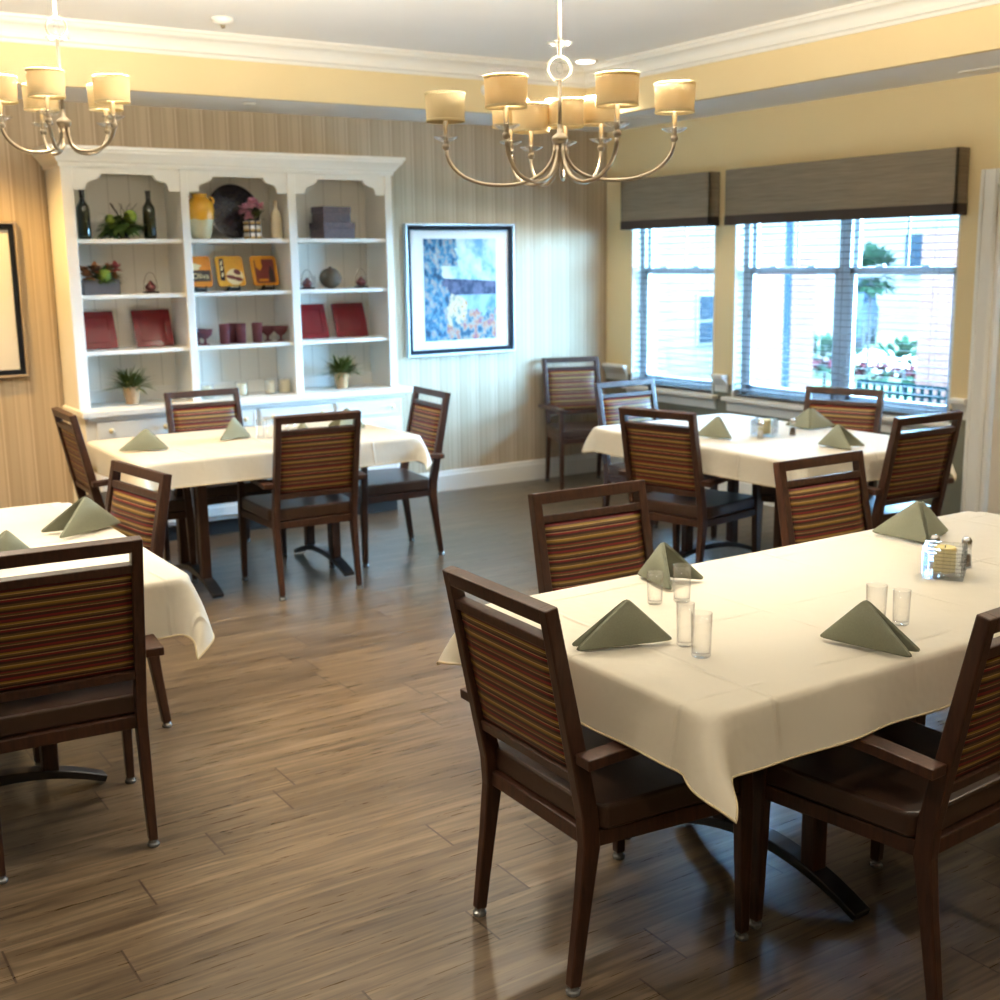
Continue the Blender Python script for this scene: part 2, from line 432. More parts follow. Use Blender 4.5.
    def build(s, name, mat, parent=None, loc=(0, 0, 0), rotz=0, bevel=0, smooth=False, seg=2, fix=True):
        me = bpy.data.meshes.new(name)
        if fix: bmesh.ops.recalc_face_normals(s.bm, faces=s.bm.faces[:])
        s.bm.to_mesh(me); s.bm.free()
        for mm in (mat if isinstance(mat, (list, tuple)) else [mat]): me.materials.append(mm)
        o = bpy.data.objects.new(name, me); COL.objects.link(o)
        o.location = loc; o.rotation_euler = (0, 0, rotz)
        if parent: o.parent = parent
        if smooth:
            for p in me.polygons: p.use_smooth = True
        if bevel:
            b = o.modifiers.new('bevel', 'BEVEL'); b.width = bevel; b.segments = seg; b.limit_method = 'ANGLE'; b.angle_limit = R(40)
            b.harden_normals = False
        return o

def thing(name, label, cat, loc=(0, 0, 0), rotz=0, group=None):
    o = bpy.data.objects.new(name, None); COL.objects.link(o); o.empty_display_size = .1
    o.location = loc; o.rotation_euler = (0, 0, rotz); o['label'] = label; o['category'] = cat
    if group: o['group'] = group
    return o
def tag(o, label, cat, group=None):
    o['label'] = label; o['category'] = cat
    if group: o['group'] = group
    return o
def struct(o, label=None):
    o['kind'] = 'structure'
    if label: o['label'] = label
    return o
def kids(o): return [c for c in bpy.data.objects if c.parent == o]
def dup(root, loc, rotz, label, group=None):
    def cp(o, par):
        c = o.copy(); COL.objects.link(c)
        if par is not None: c.parent = par
        for ch in kids(o):
            if ch not in made: made.add(ch); cp(ch, c)
        return c
    made = set(); r = cp(root, None)
    r.location = loc; r.rotation_euler = (0, 0, rotz); r['label'] = label
    if group: r['group'] = group
    return r

# ------------------------------------------------------------------ camera
yaw, pitch, roll, FPX = 5.76183938e-01, 1.94925242e-01, -1.39598807e-02, 1212.43
cy, sy = math.cos(yaw), math.sin(yaw)
fw = Vector((sy * math.cos(pitch), cy * math.cos(pitch), -math.sin(pitch)))
r0 = Vector((cy, -sy, 0)); u0 = r0.cross(fw)
rt = r0 * math.cos(roll) + u0 * math.sin(roll); up = -r0 * math.sin(roll) + u0 * math.cos(roll)
cd = bpy.data.cameras.new('camera'); cam = bpy.data.objects.new('camera', cd); COL.objects.link(cam)
CAM = Vector((-6.018, -7.675, 1.68))
cam.matrix_world = Matrix(((rt.x, up.x, -fw.x, CAM.x), (rt.y, up.y, -fw.y, CAM.y), (rt.z, up.z, -fw.z, CAM.z), (0, 0, 0, 1)))
cd.sensor_width = 36; cd.lens = FPX * 36 / 1000; cd.clip_start = .05; cd.clip_end = 200
cd.dof.use_dof = True; cd.dof.focus_distance = 2.75; cd.dof.aperture_fstop = 5.0
sc.camera = cam

# ------------------------------------------------------------------ room shell
XL, YN = -9.0, -10.6          # far left wall and wall behind the camera
ZL, ZU = 2.64, 2.97           # soffit and raised tray ceiling
b = MB(); b.box((XL - .2, YN - .2, -.12), (.16, .16, 0)); struct(b.build('floor', M['floor']))
b = MB(); b.box((XL - .2, 0, 0), (.16, .16, ZU + .1)); struct(b.build('wall_back', M['paper']))
b = MB(); b.box((XL - .2, YN, 0), (XL, 0, ZU + .1)); struct(b.build('wall_left', M['paper']))
b = MB(); b.box((XL - .2, YN - .2, 0), (.16, YN, ZU + .1)); struct(b.build('wall_front', M['cream']))
W1, W2, ZS, ZT = (-1.235, -.31), (-3.225, -1.425), .70, 2.12      # window openings
DR = (-4.46, -3.46); DZ = 2.05                                      # door opening
b = MB(); X1 = .16; SP = .80                                        # wainscot split
def wr(y0, y1, z0, z1):
    for a, c, m in ((z0, min(z1, SP), 1), (max(z0, SP), z1, 0)):
        if c > a + 1e-4:
            vs = b.box((0, y0, a), (X1, y1, c))
            for f in {f for q in vs for f in q.link_faces}: f.material_index = m
wr(W1[1], 0, 0, ZU + .1); wr(W1[0], W1[1], 0, ZS); wr(W1[0], W1[1], ZT, ZU + .1)
wr(W2[1], W1[0], 0, ZU + .1); wr(W2[0], W2[1], 0, ZS); wr(W2[0], W2[1], ZT, ZU + .1)
wr(DR[1], W2[0], 0, ZU + .1); wr(DR[0], DR[1], DZ, ZU + .1); wr(YN, DR[0], 0, ZU + .1)
struct(b.build('wall_right', [M['cream'], M['green']], fix=True))
# ceilings: soffit ring with yellow fascia, crown moulding and raised tray
TX, TY = -.69, -.645
TX0, TY0 = -8.2, -9.6
b = MB()
b.box((XL, TY + .04, ZL), (0, 0, ZL + .06)); b.box((TX + .04, YN, ZL), (0, TY + .04, ZL + .06))
b.box((XL, YN, ZL), (TX0 - .04, TY + .04, ZL + .06)); b.box((TX0 - .04, YN, ZL), (TX + .04, TY0 - .04, ZL + .06))
struct(b.build('ceiling_soffit', M['ceil']))
b = MB(); b.box((XL - .1, YN - .1, ZU), (.1, .1, ZU + .1)); struct(b.build('ceiling', M['ceil']))
def fascia(n, a, c):
    b = MB(); b.box(a, c); return struct(b.build(n, M['cream']))
fascia('wall_fascia_back', (TX0 - .04, TY, ZL), (TX + .04, TY + .04, ZU))
fascia('wall_fascia_right', (TX, TY0, ZL), (TX + .04, TY, ZU))
fascia('wall_fascia_left', (TX0 - .04, TY0, ZL), (TX0, TY, ZU))
fascia('wall_fascia_front', (TX0 - .04, TY0 - .04, ZL), (TX + .04, TY0, ZU))
def crown_profile():
    h, p = .128, .11
    pts = [(0, -h), (.012, -h), (.014, -h + .018), (.03, -h + .024)]
    for k in range(7):
        a = k / 6 * PI / 2
        pts.append((.03 + .055 * (1 - math.cos(a)), -h + .03 + .06 * math.sin(a)))
    pts += [(.092, -.03), (.098, -.018), (p, -.014), (p, 0), (0, 0)]
    return pts
b = MB(); pr = crown_profile()
b.prism([(TY - u, ZU + v) for u, v in pr], 'x', TX0, TX)     # back run (y,z)
o = b.build('trim_1', M['trim']); struct(o)
b = MB(); b.prism([(TX - u, ZU + v) for u, v in pr], 'y', TY0, TY); struct(b.build('trim_2', M['trim']))
# baseboards
def base_prof(sgn):
    return [(0, 0), (sgn * .016, 0), (sgn * .016, .118), (sgn * .011, .13), (sgn * .009, .146), (sgn * .004, .155), (0, .155)]
b = MB(); b.prism(base_prof(-1), 'x', XL, 0); struct(b.build('baseboard_back', M['trim']))
b = MB(); b.prism(base_prof(-1), 'y', DR[1] + .10, -.017); struct(b.build('baseboard_right', M['trim']))
# chair rail pieces between the windows
def rail(n, y0, y1):
    b = MB()
    pf = [(0, .745), (-.012, .745), (-.014, .79), (-.026, .815), (-.034, .83), (-.05, .84), (-.052, .862), (-.044, .868), (0, .868)]
    b.prism(pf, 'y', y0, y1); struct(b.build(n, M['trim'], bevel=.002))
rail('trim_3', W1[1] + .035, -.002); rail('trim_4', W2[1] + .035, W1[0] - .03); rail('trim_5', -3.352, W2[0] - .03)
# door at the right edge of view
d = bpy.data.objects.new('door_1', None); COL.objects.link(d); struct(d)
b = MB()
for y0, y1, z0, z1 in ((DR[1], DR[1] + .10, 0, DZ + .085), (DR[0] - .10, DR[0], 0, DZ + .085), (DR[0], DR[1], DZ, DZ + .085)):
    b.box((-.022, y0, z0), (0, y1, z1))
    if y1 - y0 < .2:
        c = y1 if y0 == DR[1] else y0
        b.box((-.034, y1 - .022 if y0 == DR[1] else y0, z0), (-.02, y1 if y0 == DR[1] else y0 + .022, z1))
        b.box((-.030, y0 + .006 if y0 == DR[1] else y1 - .024, z0), (-.02, y0 + .024 if y0 == DR[1] else y1 - .006, z1))
    else:
        b.box((-.034, y0, z1 - .022), (-.02, y1, z1))
b.build('door_casing', M['trim'], d, bevel=.004)
b = MB(); b.box((0, DR[1] - .02, 0), (.15, DR[1], DZ)); b.box((0, DR[0], 0), (.15, DR[0] + .02, DZ)); b.box((0, DR[0], DZ - .02), (.15, DR[1], DZ))
b.build('door_jamb', M['trim'], d)
dl = MB(); dl.box((.04, DR[0] + .024, .012), (.08, DR[1] - .024, DZ - .024))
leaf = dl.build('door_leaf', plain('pale_door_paint', (.62, .55, .46), .4, .4), d, bevel=.003)
b = MB()
for z0, z1 in ((.2, .85), (1.0, 1.9)):
    b.box((.034, DR[0] + .14, z0), (.041, DR[1] - .14, z1))
b.build('door_panel', M['trim'], leaf, bevel=.003)

# windows -----------------------------------------------------------------
def window(n, y0, y1, units):
    w = bpy.data.objects.new(n, None); COL.objects.link(w); struct(w)
    # reveal lining
    b = MB()
    b.box((0, y0 - .0, ZS), (.15, y0 + .012, ZT)); b.box((0, y1 - .012, ZS), (.15, y1, ZT)); b.box((0, y0, ZT - .012), (.15, y1, ZT))
    b.build('reveal', M['trim'], w)
    # stool and apron
    b = MB(); b.box((-.055, y0 - .055, ZS - .012), (.10, y1 + .055, ZS + .016)); b.build('window_sill', M['trim'], w, bevel=.006)
    b = MB(); b.prism([(0, ZS - .085), (-.012, ZS - .085), (-.016, ZS - .03), (-.028, ZS - .012), (0, ZS - .012)], 'y', y0 - .035, y1 + .035)
    b.build('apron', M['trim'], w, bevel=.002)
    yy = [y0 + .012 + (y1 - y0 - .024) * k / units for k in range(units + 1)]
    for k in range(units):
        a, c = yy[k], yy[k + 1]
        b = MB()
        fwid = .045
        b.box((.085, a, ZS), (.155, a + fwid, ZT)); b.box((.085, c - fwid, ZS), (.155, c, ZT))
        b.box((.085, a, ZS), (.155, c, ZS + .05)); b.box((.085, a, ZT - .05), (.155, c, ZT))
        b.build('window_frame', M['vinylframe'], w, bevel=.003)
        zm = 1.60
        b = MB()   # lower sash (inner) and upper sash (outer)
        A, C = a + fwid, c - fwid
        b.box((.088, A, ZS + .05), (.116, A + .035, zm)); b.box((.088, C - .035, ZS + .05), (.116, C, zm))
        b.box((.088, A, ZS + .05), (.116, C, ZS + .10)); b.box((.088, A, zm - .035), (.116, C, zm + .01))
        b.box((.080, A + .2, zm + .01), (.108, A + .26, zm + .025)); b.box((.080, C - .26, zm + .01), (.108, C - .2, zm + .025))
        b.build('lower_sash', M['vinylframe'], w, bevel=.002)
        b = MB()
        b.box((.12, A, zm - .03), (.148, A + .035, ZT - .05)); b.box((.12, C - .035, zm - .03), (.148, C, ZT - .05))
        b.box((.12, A, zm - .03), (.148, C, zm + .005)); b.box((.12, A, ZT - .085), (.148, C, ZT - .05))
        mid = (A + C) / 2
        b.box((.131, mid - .008, zm), (.138, mid + .008, ZT - .06))
        b.build('upper_sash', M['vinylframe'], w, bevel=.002)
        b = MB(); b.box((.100, A + .03, ZS + .09), (.103, C - .03, zm - .03)); b.build('pane', M['pane'], w)
        b = MB(); b.box((.133, A + .03, zm), (.136, C - .03, ZT - .08)); b.build('pane', M['pane'], w)
    return w
window('window_1', W1[0], W1[1], 1)
window('window_2', W2[0], W2[1], 2)

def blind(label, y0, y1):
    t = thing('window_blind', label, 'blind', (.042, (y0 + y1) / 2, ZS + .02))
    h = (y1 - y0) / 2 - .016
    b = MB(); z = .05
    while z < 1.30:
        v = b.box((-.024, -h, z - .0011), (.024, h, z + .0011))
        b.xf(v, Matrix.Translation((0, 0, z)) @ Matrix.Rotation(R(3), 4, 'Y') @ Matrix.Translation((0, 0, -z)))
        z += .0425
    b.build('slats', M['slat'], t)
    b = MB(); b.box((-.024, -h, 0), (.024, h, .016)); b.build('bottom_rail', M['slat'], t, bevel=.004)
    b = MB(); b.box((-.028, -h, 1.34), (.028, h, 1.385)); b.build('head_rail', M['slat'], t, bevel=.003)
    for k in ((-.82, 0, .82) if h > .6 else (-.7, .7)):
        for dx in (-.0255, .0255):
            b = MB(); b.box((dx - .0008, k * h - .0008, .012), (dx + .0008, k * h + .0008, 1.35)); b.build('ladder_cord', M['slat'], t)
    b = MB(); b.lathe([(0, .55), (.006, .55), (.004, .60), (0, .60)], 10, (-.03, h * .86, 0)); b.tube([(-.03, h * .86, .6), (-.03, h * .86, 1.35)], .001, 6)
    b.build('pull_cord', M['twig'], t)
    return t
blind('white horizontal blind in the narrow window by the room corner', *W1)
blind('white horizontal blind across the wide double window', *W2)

def valance(label, y0, y1):
    t = thing('window_valance', label, 'valance', (-.052, (y0 + y1) / 2, 1.895))
    h = (y1 - y0) / 2
    b = MB(); b.box((-.052, -h, .062), (-.034, h, .366)); b.box((-.052, -h, .062), (.05, -h + .016, .366)); b.box((-.052, h - .016, .062), (.05, h, .366)); b.box((-.05, -h + .002, .35), (.05, h - .002, .366))
    b.build('cornice_board', M['valance'], t, bevel=.004)
    b = MB(); b.box((-.054, -h - .002, 0), (-.034, h + .002, .064)); b.box((-.054, -h - .002, 0), (.05, -h + .016, .064)); b.box((-.054, h - .016, 0), (.05, h + .002, .064))
    b.build('dark_band', M['vband'], t, bevel=.003)
valance('short grey-brown box valance over the narrow window by the corner', -1.268, -.30)
valance('long grey-brown box valance over the wide double window', -3.262, -1.425)

# ------------------------------------------------------------------ chairs
def make_chair(label):
    t = thing('dining_chair', label, 'chair', group='wooden dining chairs with striped backs')
    HW = .21
    def yb(z):   # centre line of the rear post above the joint
        return -.222 - .113 * max(0, z - .40) / .545
    def cap(leg, x, y):
        b = MB(); b.lathe([(0, 0), (.016, 0), (.018, .003), (.018, .010), (.014, .014), (.013, .022), (0, .022)], 14, (x, y, 0))
        b.build('foot_cap', M['cap'], leg, smooth=False)
    for s in (-1, 1):
        b = MB()
        b.sweep([(s * HW, -.27, .02), (s * HW, -.243, .22), (s * HW, -.225, .36), (s * HW, yb(.44), .44), (s * HW, yb(.62), .62), (s * HW, yb(.945), .945)],
                [(.026, .030), (.030, .036), (.032, .046), (.032, .046), (.032, .042), (.032, .034)], (1, 0, 0))
        lg = b.build('leg', M['wood'], t, bevel=.004); cap(lg, s * HW, -.27)
        b = MB()
        b.sweep([(s * .252, .22, .02), (s * .250, .215, .36), (s * .250, .205, .592)], [(.026, .028), (.034, .040), (.030, .034)], (1, 0, 0))
        lg = b.build('leg', M['wood'], t, bevel=.004); cap(lg, s * .252, .22)
        b = MB()   # arm rest, turned in towards the rear post
        b.sweep([(s * .254, yb(.6) - .012, .590), (s * .254, -.12, .598), (s * .255, .10, .603), (s * .254, .225, .602), (s * .254, .240, .599)],
                [(.052, .026), (.052, .026), (.054, .026), (.050, .026), (.046, .022)], (1, 0, 0))
        b.build('armrest', M['wood'], t, bevel=.003)
    def rail_(name, z0, z1, dep=.030):
        b = MB(); zc = (z0 + z1) / 2; sl = math.atan2(.113, .545)
        v = b.box((-HW + .012, -dep / 2, -(z1 - z0) / 2), (HW - .012, dep / 2, (z1 - z0) / 2))
        b.xf(v, Matrix.Translation((0, yb(zc), zc)) @ Matrix.Rotation(sl, 4, 'X'))
        b.build(name, M['wood'], t, bevel=.003)
    rail_('top_rail', .907, .945, .034); rail_('upper_rail', .846, .872); rail_('lower_rail', .517, .545)
    # padded striped back: bulges to the front, flat behind
    b = MB(); nx, nz = 10, 12; x0, z0, z1 = HW - .016, .543, .848; sl = .113 / .545
    F, Bk = [], []
    for j in range(nz + 1):
        for i in range(nx + 1):
            u = -1 + 2 * i / nx; w = j / nz; z = z0 + (z1 - z0) * w
            e = (1 - abs(u) ** 6) * (1 - abs(2 * w - 1) ** 6)
            F.append(b.bm.verts.new((u * x0, yb(z) + .008 + .017 * e, z)))
            Bk.append(b.bm.verts.new((u * x0, yb(z) - .006 - .007 * e, z)))
    q = nx + 1
    for j in range(nz):
        for i in range(nx):
            k = j * q + i
            b.bm.faces.new((F[k], F[k + 1], F[k + q + 1], F[k + q])); b.bm.faces.new((Bk[k], Bk[k + q], Bk[k + q + 1], Bk[k + 1]))
    edge = [i for i in range(q)] + [j * q + nx for j in range(1, nz + 1)] + [nz * q + i for i in range(nx - 1, -1, -1)] + [j * q for j in range(nz - 1, 0, -1)]
    for k in range(len(edge)):
        a, c = edge[k], edge[(k + 1) % len(edge)]
        b.bm.faces.new((F[a], Bk[a], Bk[c], F[c]))
    b.build('backrest', M['stripe'], t, smooth=True)
    # seat frame and cushion
    b = MB()
    b.prism([(-.222, -.236), (.222, -.236), (.262, .222), (-.262, .222)], 'z', .358, .397)
    b.build('seat_frame', M['wood'], t, bevel=.004)
    b = MB()
    b.prism([(-.196, -.222), (.196, -.222), (.236, -.19), (.258, .228), (-.258, .228), (-.236, -.19)], 'z', .398, .460)
    o = b.build('seat', M['vinyl'], t, bevel=.010, seg=3, smooth=False)
    return t
CH = None
def chair(rx, ry, deg, label):
    """rx, ry = middle between the two rear feet, deg = direction the sitter faces"""
    global CH
    a = R(deg); f = Vector((math.cos(a), math.sin(a)))
    loc = (rx + f.x * .27, ry + f.y * .27, 0); rz = a - PI / 2
    if CH is None:
        CH = make_chair(label); CH.location = loc; CH.rotation_euler = (0, 0, rz); return CH
    return dup(CH, loc, rz, label)
chair(-4.495, -5.41, -1, 'striped wooden armchair nearest the camera at the left end of the large front table')
chair(-3.655, -6.12, 94, 'striped armchair cut off by the right picture edge at the front table')
chair(-3.635, -4.60, 268, 'chair behind the front table, just above the two upright napkins and glasses on its left')
chair(-2.57, -4.63, 270, 'chair on the far side of the front table, nearer its right end')
chair(-1.24, -3.97, 88, 'chair with its back to the camera at the right end of the window table')
chair(-.70, -3.02, 200, 'chair standing between the window table and the wide window')
chair(-2.05, -3.08, 14, 'chair with its back to the camera at the left side of the window table')
chair(-1.30, -1.90, 270, 'chair at the far end of the window table below the narrow window')
chair(-.48, -.20, 252, 'armchair standing alone in the room corner against the wallpaper')
chair(-5.29, -4.315, 86, 'chair in front of the left table with its back to the camera')
chair(-4.775, -3.22, 188, 'chair at the right end of the left table, partly behind its tablecloth')
chair(-3.495, -2.085, 86, 'chair with its full back to the camera at the near side of the cabinet table')
chair(-2.54, -1.50, 175, 'chair at the right end of the cabinet table below the lake picture')
chair(-3.565, -.71, 269, 'chair between the cabinet table and the white display cabinet')
chair(-4.435, -1.20, -2, 'chair at the left end of the cabinet table beside the golden wall')

# ------------------------------------------------------------------ tables and cloths
def rounded(w, h, r, z0=0, n=5):
    pts = []
    for cx_, cz, a0 in ((w / 2 - r, r, -90), (w / 2 - r, h - r, 0), (-w / 2 + r, h - r, 90), (-w / 2 + r, r, 180)):
        for k in range(n + 1):
            a = R(a0 + 90 * k / n); pts.append((cx_ + r * math.cos(a), z0 + cz + r * math.sin(a)))
    return pts
ZC = .757
def table(label, x0, x1, y0, y1, along='x', ped=.30, foot=.34):
    cx, cy_ = (x0 + x1) / 2, (y0 + y1) / 2; hx, hy = (x1 - x0) / 2 - .008, (y1 - y0) / 2 - .008
    t = thing('dining_table', label, 'table', (cx, cy_, 0), 0, 'dining tables under cloths')
    b = MB(); b.prism([(x_, y_ - hy) for x_, y_ in rounded(2 * hx, 2 * hy, .06)], 'z', .718, .752); b.build('tabletop', M['wood'], t, bevel=.006)
    b = MB()
    if along == 'x': b.box((-ped * hx - .1, -.03, .66), (ped * hx + .1, .03, .718))
    else: b.box((-.03, -ped * hy - .1, .66), (.03, ped * hy + .1, .718))
    b.build('top_beam', M['wood'], t, bevel=.004)
    for s in (-1, 1):
        p = s * ped * (hx if along == 'x' else hy)
        def P(a, z): return (p, a, z) if along == 'x' else (a, p, z)
        b = MB(); pts = []
        for k in range(13):
            u = -1 + 2 * k / 12
            pts.append(P(u * foot, .016 + .075 * (1 - u * u)))
        b.sweep(pts, [(.060, .022 + .012 * (1 - abs(-1 + 2 * k / 12))) for k in range(13)], (1, 0, 0) if along == 'x' else (0, 1, 0))
        ft = b.build('arched_foot', M['frameblk'], t, bevel=.004)
        for q in (-.17, .17):
            b = MB(); b.sweep([P(q, .075), P(q, .70)], (.05, .05), (1, 0, 0)); b.build('column', M['wood'], t, bevel=.006)
        b = MB(); c0 = P(-.3, .70); c1 = P(.3, .718)
        b.box((c0[0] - (.03 if along == 'x' else 0), c0[1] - (0 if along == 'x' else .03), .69), (c1[0] + (.03 if along == 'x' else 0), c1[1] + (0 if along == 'x' else .03), .718))
        b.build('cross_beam', M['wood'], t, bevel=.003)
    return t
def cloth(label, x0, x1, y0, y1, ov=.135, seed=1, ripple=.10, twist=.85):
    rng = random.Random(seed)
    cx, cy_ = (x0 + x1) / 2, (y0 + y1) / 2; hx, hy = (x1 - x0) / 2, (y1 - y0) / 2
    def axis(h):
        xs = [0.]; n = max(6, int(h / .03)); xs = [h * k / n for k in range(n + 1)]
        xs += [h + ov * k / 14 for k in range(1, 15)]
        return [-v for v in xs[:0:-1]] + xs
    U, V = axis(hx), axis(hy)
    ph = [rng.uniform(0, 6) for _ in range(8)]
    r = .012
    def pos(u, v):
        rc = .055; qx, qy = max(0, abs(u) - hx + rc), max(0, abs(v) - hy + rc)
        q = math.hypot(qx, qy); e = max(0, q - rc)
        ex, ey = qx, qy
        if e > 1e-6:
            px = max(-hx + rc, min(hx - rc, u)) + (qx / q * rc * (1 if u > 0 else -1)); py = max(-hy + rc, min(hy - rc, v)) + (qy / q * rc * (1 if v > 0 else -1))
        else: px, py = u, v
        z = .0012 * math.sin(u * 5 + ph[0]) * math.sin(v * 6 + ph[1])
        if e < 1e-6: return (px, py, z)
        dx, dy = ex / q * (1 if u > 0 else -1), ey / q * (1 if v > 0 else -1)
        th = math.atan2(ey, ex); c = math.sin(2 * th)
        sloc = (v if ex > ey else u)
        fl = .10 + .50 * c ** 2 + ripple * (1 - c) * (math.sin(sloc * 9 + ph[2 + (ex > ey)]) * .6 + math.sin(sloc * 21 + ph[4]) * .4)
        fl = max(fl, .03)
        arc = r * (PI / 2 - fl)
        if e < arc:
            a = e / r; out = r * math.sin(a); dn = r * (1 - math.cos(a))
        else:
            out = r * math.cos(fl) + (e - arc) * math.sin(fl); dn = r * (1 - math.sin(fl)) + (e - arc) * math.cos(fl)
        # the loose corner folds over to one side
        tw = twist * c * c * (e / (ov * 1.4)) * (1 if (u > 0) == (v > 0) else -1)
        ca, sa = math.cos(tw), math.sin(tw)
        return (px + out * (dx * ca - dy * sa), py + out * (dx * sa + dy * ca), z - dn)
    b = MB(); G = [[b.bm.verts.new(pos(u, v)) for u in U] for v in V]
    for j in range(len(V) - 1):
        for i in range(len(U) - 1):
            b.bm.faces.new((G[j][i], G[j][i + 1], G[j + 1][i + 1], G[j + 1][i]))
    o = b.build('tablecloth', M['cloth'], None, (cx, cy_, ZC), smooth=True, fix=False)
    tag(o, label, 'tablecloth', 'cream tablecloths')
    E = [pos(u, V[0]) for u in U] + [pos(U[-1], v) for v in V[1:]] + [pos(u, V[-1]) for u in U[-2::-1]] + [pos(U[0], v) for v in V[-2:0:-1]]
    b = MB(); b.tube(E, .0028, 6, closed=True); b.build('hem', M['hem'], o, smooth=True)
    return o
TF = (-4.375, -2.18, -5.925, -4.965)
TCB = (-4.36, -2.83, -2.005, -1.04)
TW = (-1.91, -.89, -3.86, -2.30)
TLF = (-5.95, -4.87, -4.185, -2.72)
table('large table under the cream cloth nearest the camera', *TF, ped=.385)
cloth('cream cloth on the large front table with four glasses near its left end', *TF, seed=3, ov=.148, twist=.42)
table('table under the cream cloth in front of the white display cabinet', *TCB, ped=.49)
cloth('cream cloth on the table before the white display cabinet', *TCB, seed=5)
table('table under the cream cloth beside the windows', *TW, along='y', ped=.45)
cloth('cream cloth on the table beside the windows', *TW, seed=8)
table('table under the cream cloth at the left picture edge', *TLF, along='y', ped=.45)
cloth('cream cloth on the table cut by the left picture edge', *TLF, seed=13, ov=.175)

# ------------------------------------------------------------------ napkins
def napkin(label, B, C, opening, h=.105, z=ZC, lean=.0):
    """tent napkin: ridge foot B, first wing foot C, second wing turned by opening (deg)"""
    B = Vector((B[0], B[1], 0)); C = Vector((C[0], C[1], 0)); d = C - B; L = d.length
    D2 = Matrix.Rotation(R(opening), 3, 'Z') @ d
    mid = (d + D2) * .5
    A = mid.normalized() * (L * .46); A.z = h
    b = MB(); th = .0035
    def wing(P, sgn):
        n = (A.cross(P)).normalized() * sgn
        N = 7; rows = []
        for j in range(N + 1):
            f = j / N
            q0 = A * (1 - f); q1 = A * (1 - f) + P * f
            row = []
            for i in range(j + 1):
                g = i / max(1, j)
                p = q0 + (q1 - q0) * g
                bul = .010 * math.sin(PI * g) * math.sin(PI * min(1, f * 1.05)) if j else 0
                p = p + n * bul
                p.z = max(p.z, .001)
                row.append(p)
            rows.append(row)
        for off in (0, 1):
            vv = [[b.bm.verts.new(p + n * th * (2 * off - .6)) for p in row] for row in rows]
            for j in range(N):
                for i in range(j + 1):
                    b.bm.faces.new((vv[j][i], vv[j + 1][i], vv[j + 1][i + 1]))
                    if i < j: b.bm.faces.new((vv[j][i], vv[j + 1][i + 1], vv[j][i + 1]))
        
    wing(d, -1 if opening > 0 else 1); wing(D2, 1 if opening > 0 else -1)
    bmesh.ops.translate(b.bm, verts=b.bm.verts[:], vec=(0, 0, .001))
    bmesh.ops.remove_doubles(b.bm, verts=b.bm.verts[:], dist=.0005)
    o = b.build('folded_napkin', M['napkin'], None, (B.x, B.y, z + .0055), smooth=False, fix=True)
    sm = o.modifiers.new('solid', 'SOLIDIFY'); sm.thickness = .003; sm.offset = 0
    sb = o.modifiers.new('round', 'SUBSURF'); sb.levels = 1; sb.render_levels = 1
    for p in o.data.polygons: p.use_smooth = True
    return tag(o, label, 'napkin', 'sage green folded napkins')
napkin('sage napkin tent on the front table left of the clear glasses', (-4.115, -5.522), (-4.374, -5.452), -8, .118)
napkin('sage napkin tent standing behind the two left glasses on the front table', (-3.79, -4.985), (-3.83, -5.185), 48, .118)
napkin('sage napkin tent at the near edge of the front table, right of centre', (-3.815, -5.705), (-3.762, -5.955), 12, .118)
napkin('sage napkin tent just behind the pressed glass candle box on the front table', (-2.79, -5.24), (-2.80, -5.01), -70, .128)
napkin('sage napkin tent on the left corner of the cabinet table', (-4.10, -1.66), (-4.345, -1.57), -35, .11)
napkin('sage napkin tent left of the small glasses on the cabinet table', (-3.60, -1.50), (-3.69, -1.32), 75, .115)
napkin('sage napkin mostly hidden behind the full chair back at the cabinet table', (-3.52, -1.80), (-3.42, -1.95), 70, .11)
napkin('sage napkin tent just right of the full chair back at the cabinet table', (-2.93, -1.54), (-3.10, -1.38), 60, .12)
napkin('sage napkin tent on the left side of the window table', (-1.66, -3.16), (-1.72, -2.94), -30, .115)
napkin('sage napkin tent at the window side of the window table, two faces showing', (-1.09, -3.16), (-1.06, -2.95), -80, .11)
napkin('sage napkin tent at the right end of the window table', (-1.46, -3.55), (-1.32, -3.74), -40, .115)
napkin('sage napkin tent on the left table by the chair at its right end', (-4.825, -3.325), (-5.085, -3.458), -30, .125)
napkin('sage napkin seen through the slot of the left front chair', (-5.19, -3.70), (-5.40, -3.76), -30, .11)

# ------------------------------------------------------------------ glasses
def tumbler_mesh(r0_, r1_, h):
    b = MB(); w = .0016
    b.lathe([(0, .001), (r0_ - .003, 0), (r0_, .003), (r0_ + (r1_ - r0_) * .5, h * .5), (r1_, h), (r1_ - w, h), (r0_ + (r1_ - r0_) * .5 - w, h * .5), (r0_ - w, .009), (0, .008)], 28)
    return b
def tumbler(label, x, y, r, h, group, name='drinking_glass', mat='glass', z=ZC, proto={}):
    k = (r, h, mat, name)
    if k in proto:
        o = proto[k].copy(); COL.objects.link(o); o.location = (x, y, z)
    else:
        o = tumbler_mesh(r * .9, r, h).build(name, M[mat], None, (x, y, z), smooth=True); proto[k] = o
    return tag(o, label, 'glass', group)
g = 'clear glasses on the front table'
zt = ZC + .002
tumbler('short clear glass left in front of the standing napkin on the front table', -3.935, -5.235, .0225, .088, g, z=zt)
tumbler('tall clear glass right in front of the standing napkin on the front table', -3.862, -5.262, .0255, .102, g, z=zt)
tumbler('clear glass half behind its neighbour, right of the nearest napkin', -4.112, -5.556, .0225, .106, g, z=zt)
tumbler('clear glass nearest the camera, foremost of the four by the left napkins', -4.137, -5.640, .0255, .106, g, z=zt)
tumbler('clear glass behind the right napkin, left one of that pair', -3.615, -5.715, .0265, .106, g, z=zt)
tumbler('clear glass behind the right napkin, right one of that pair', -3.555, -5.745, .0225, .09, g, z=zt)
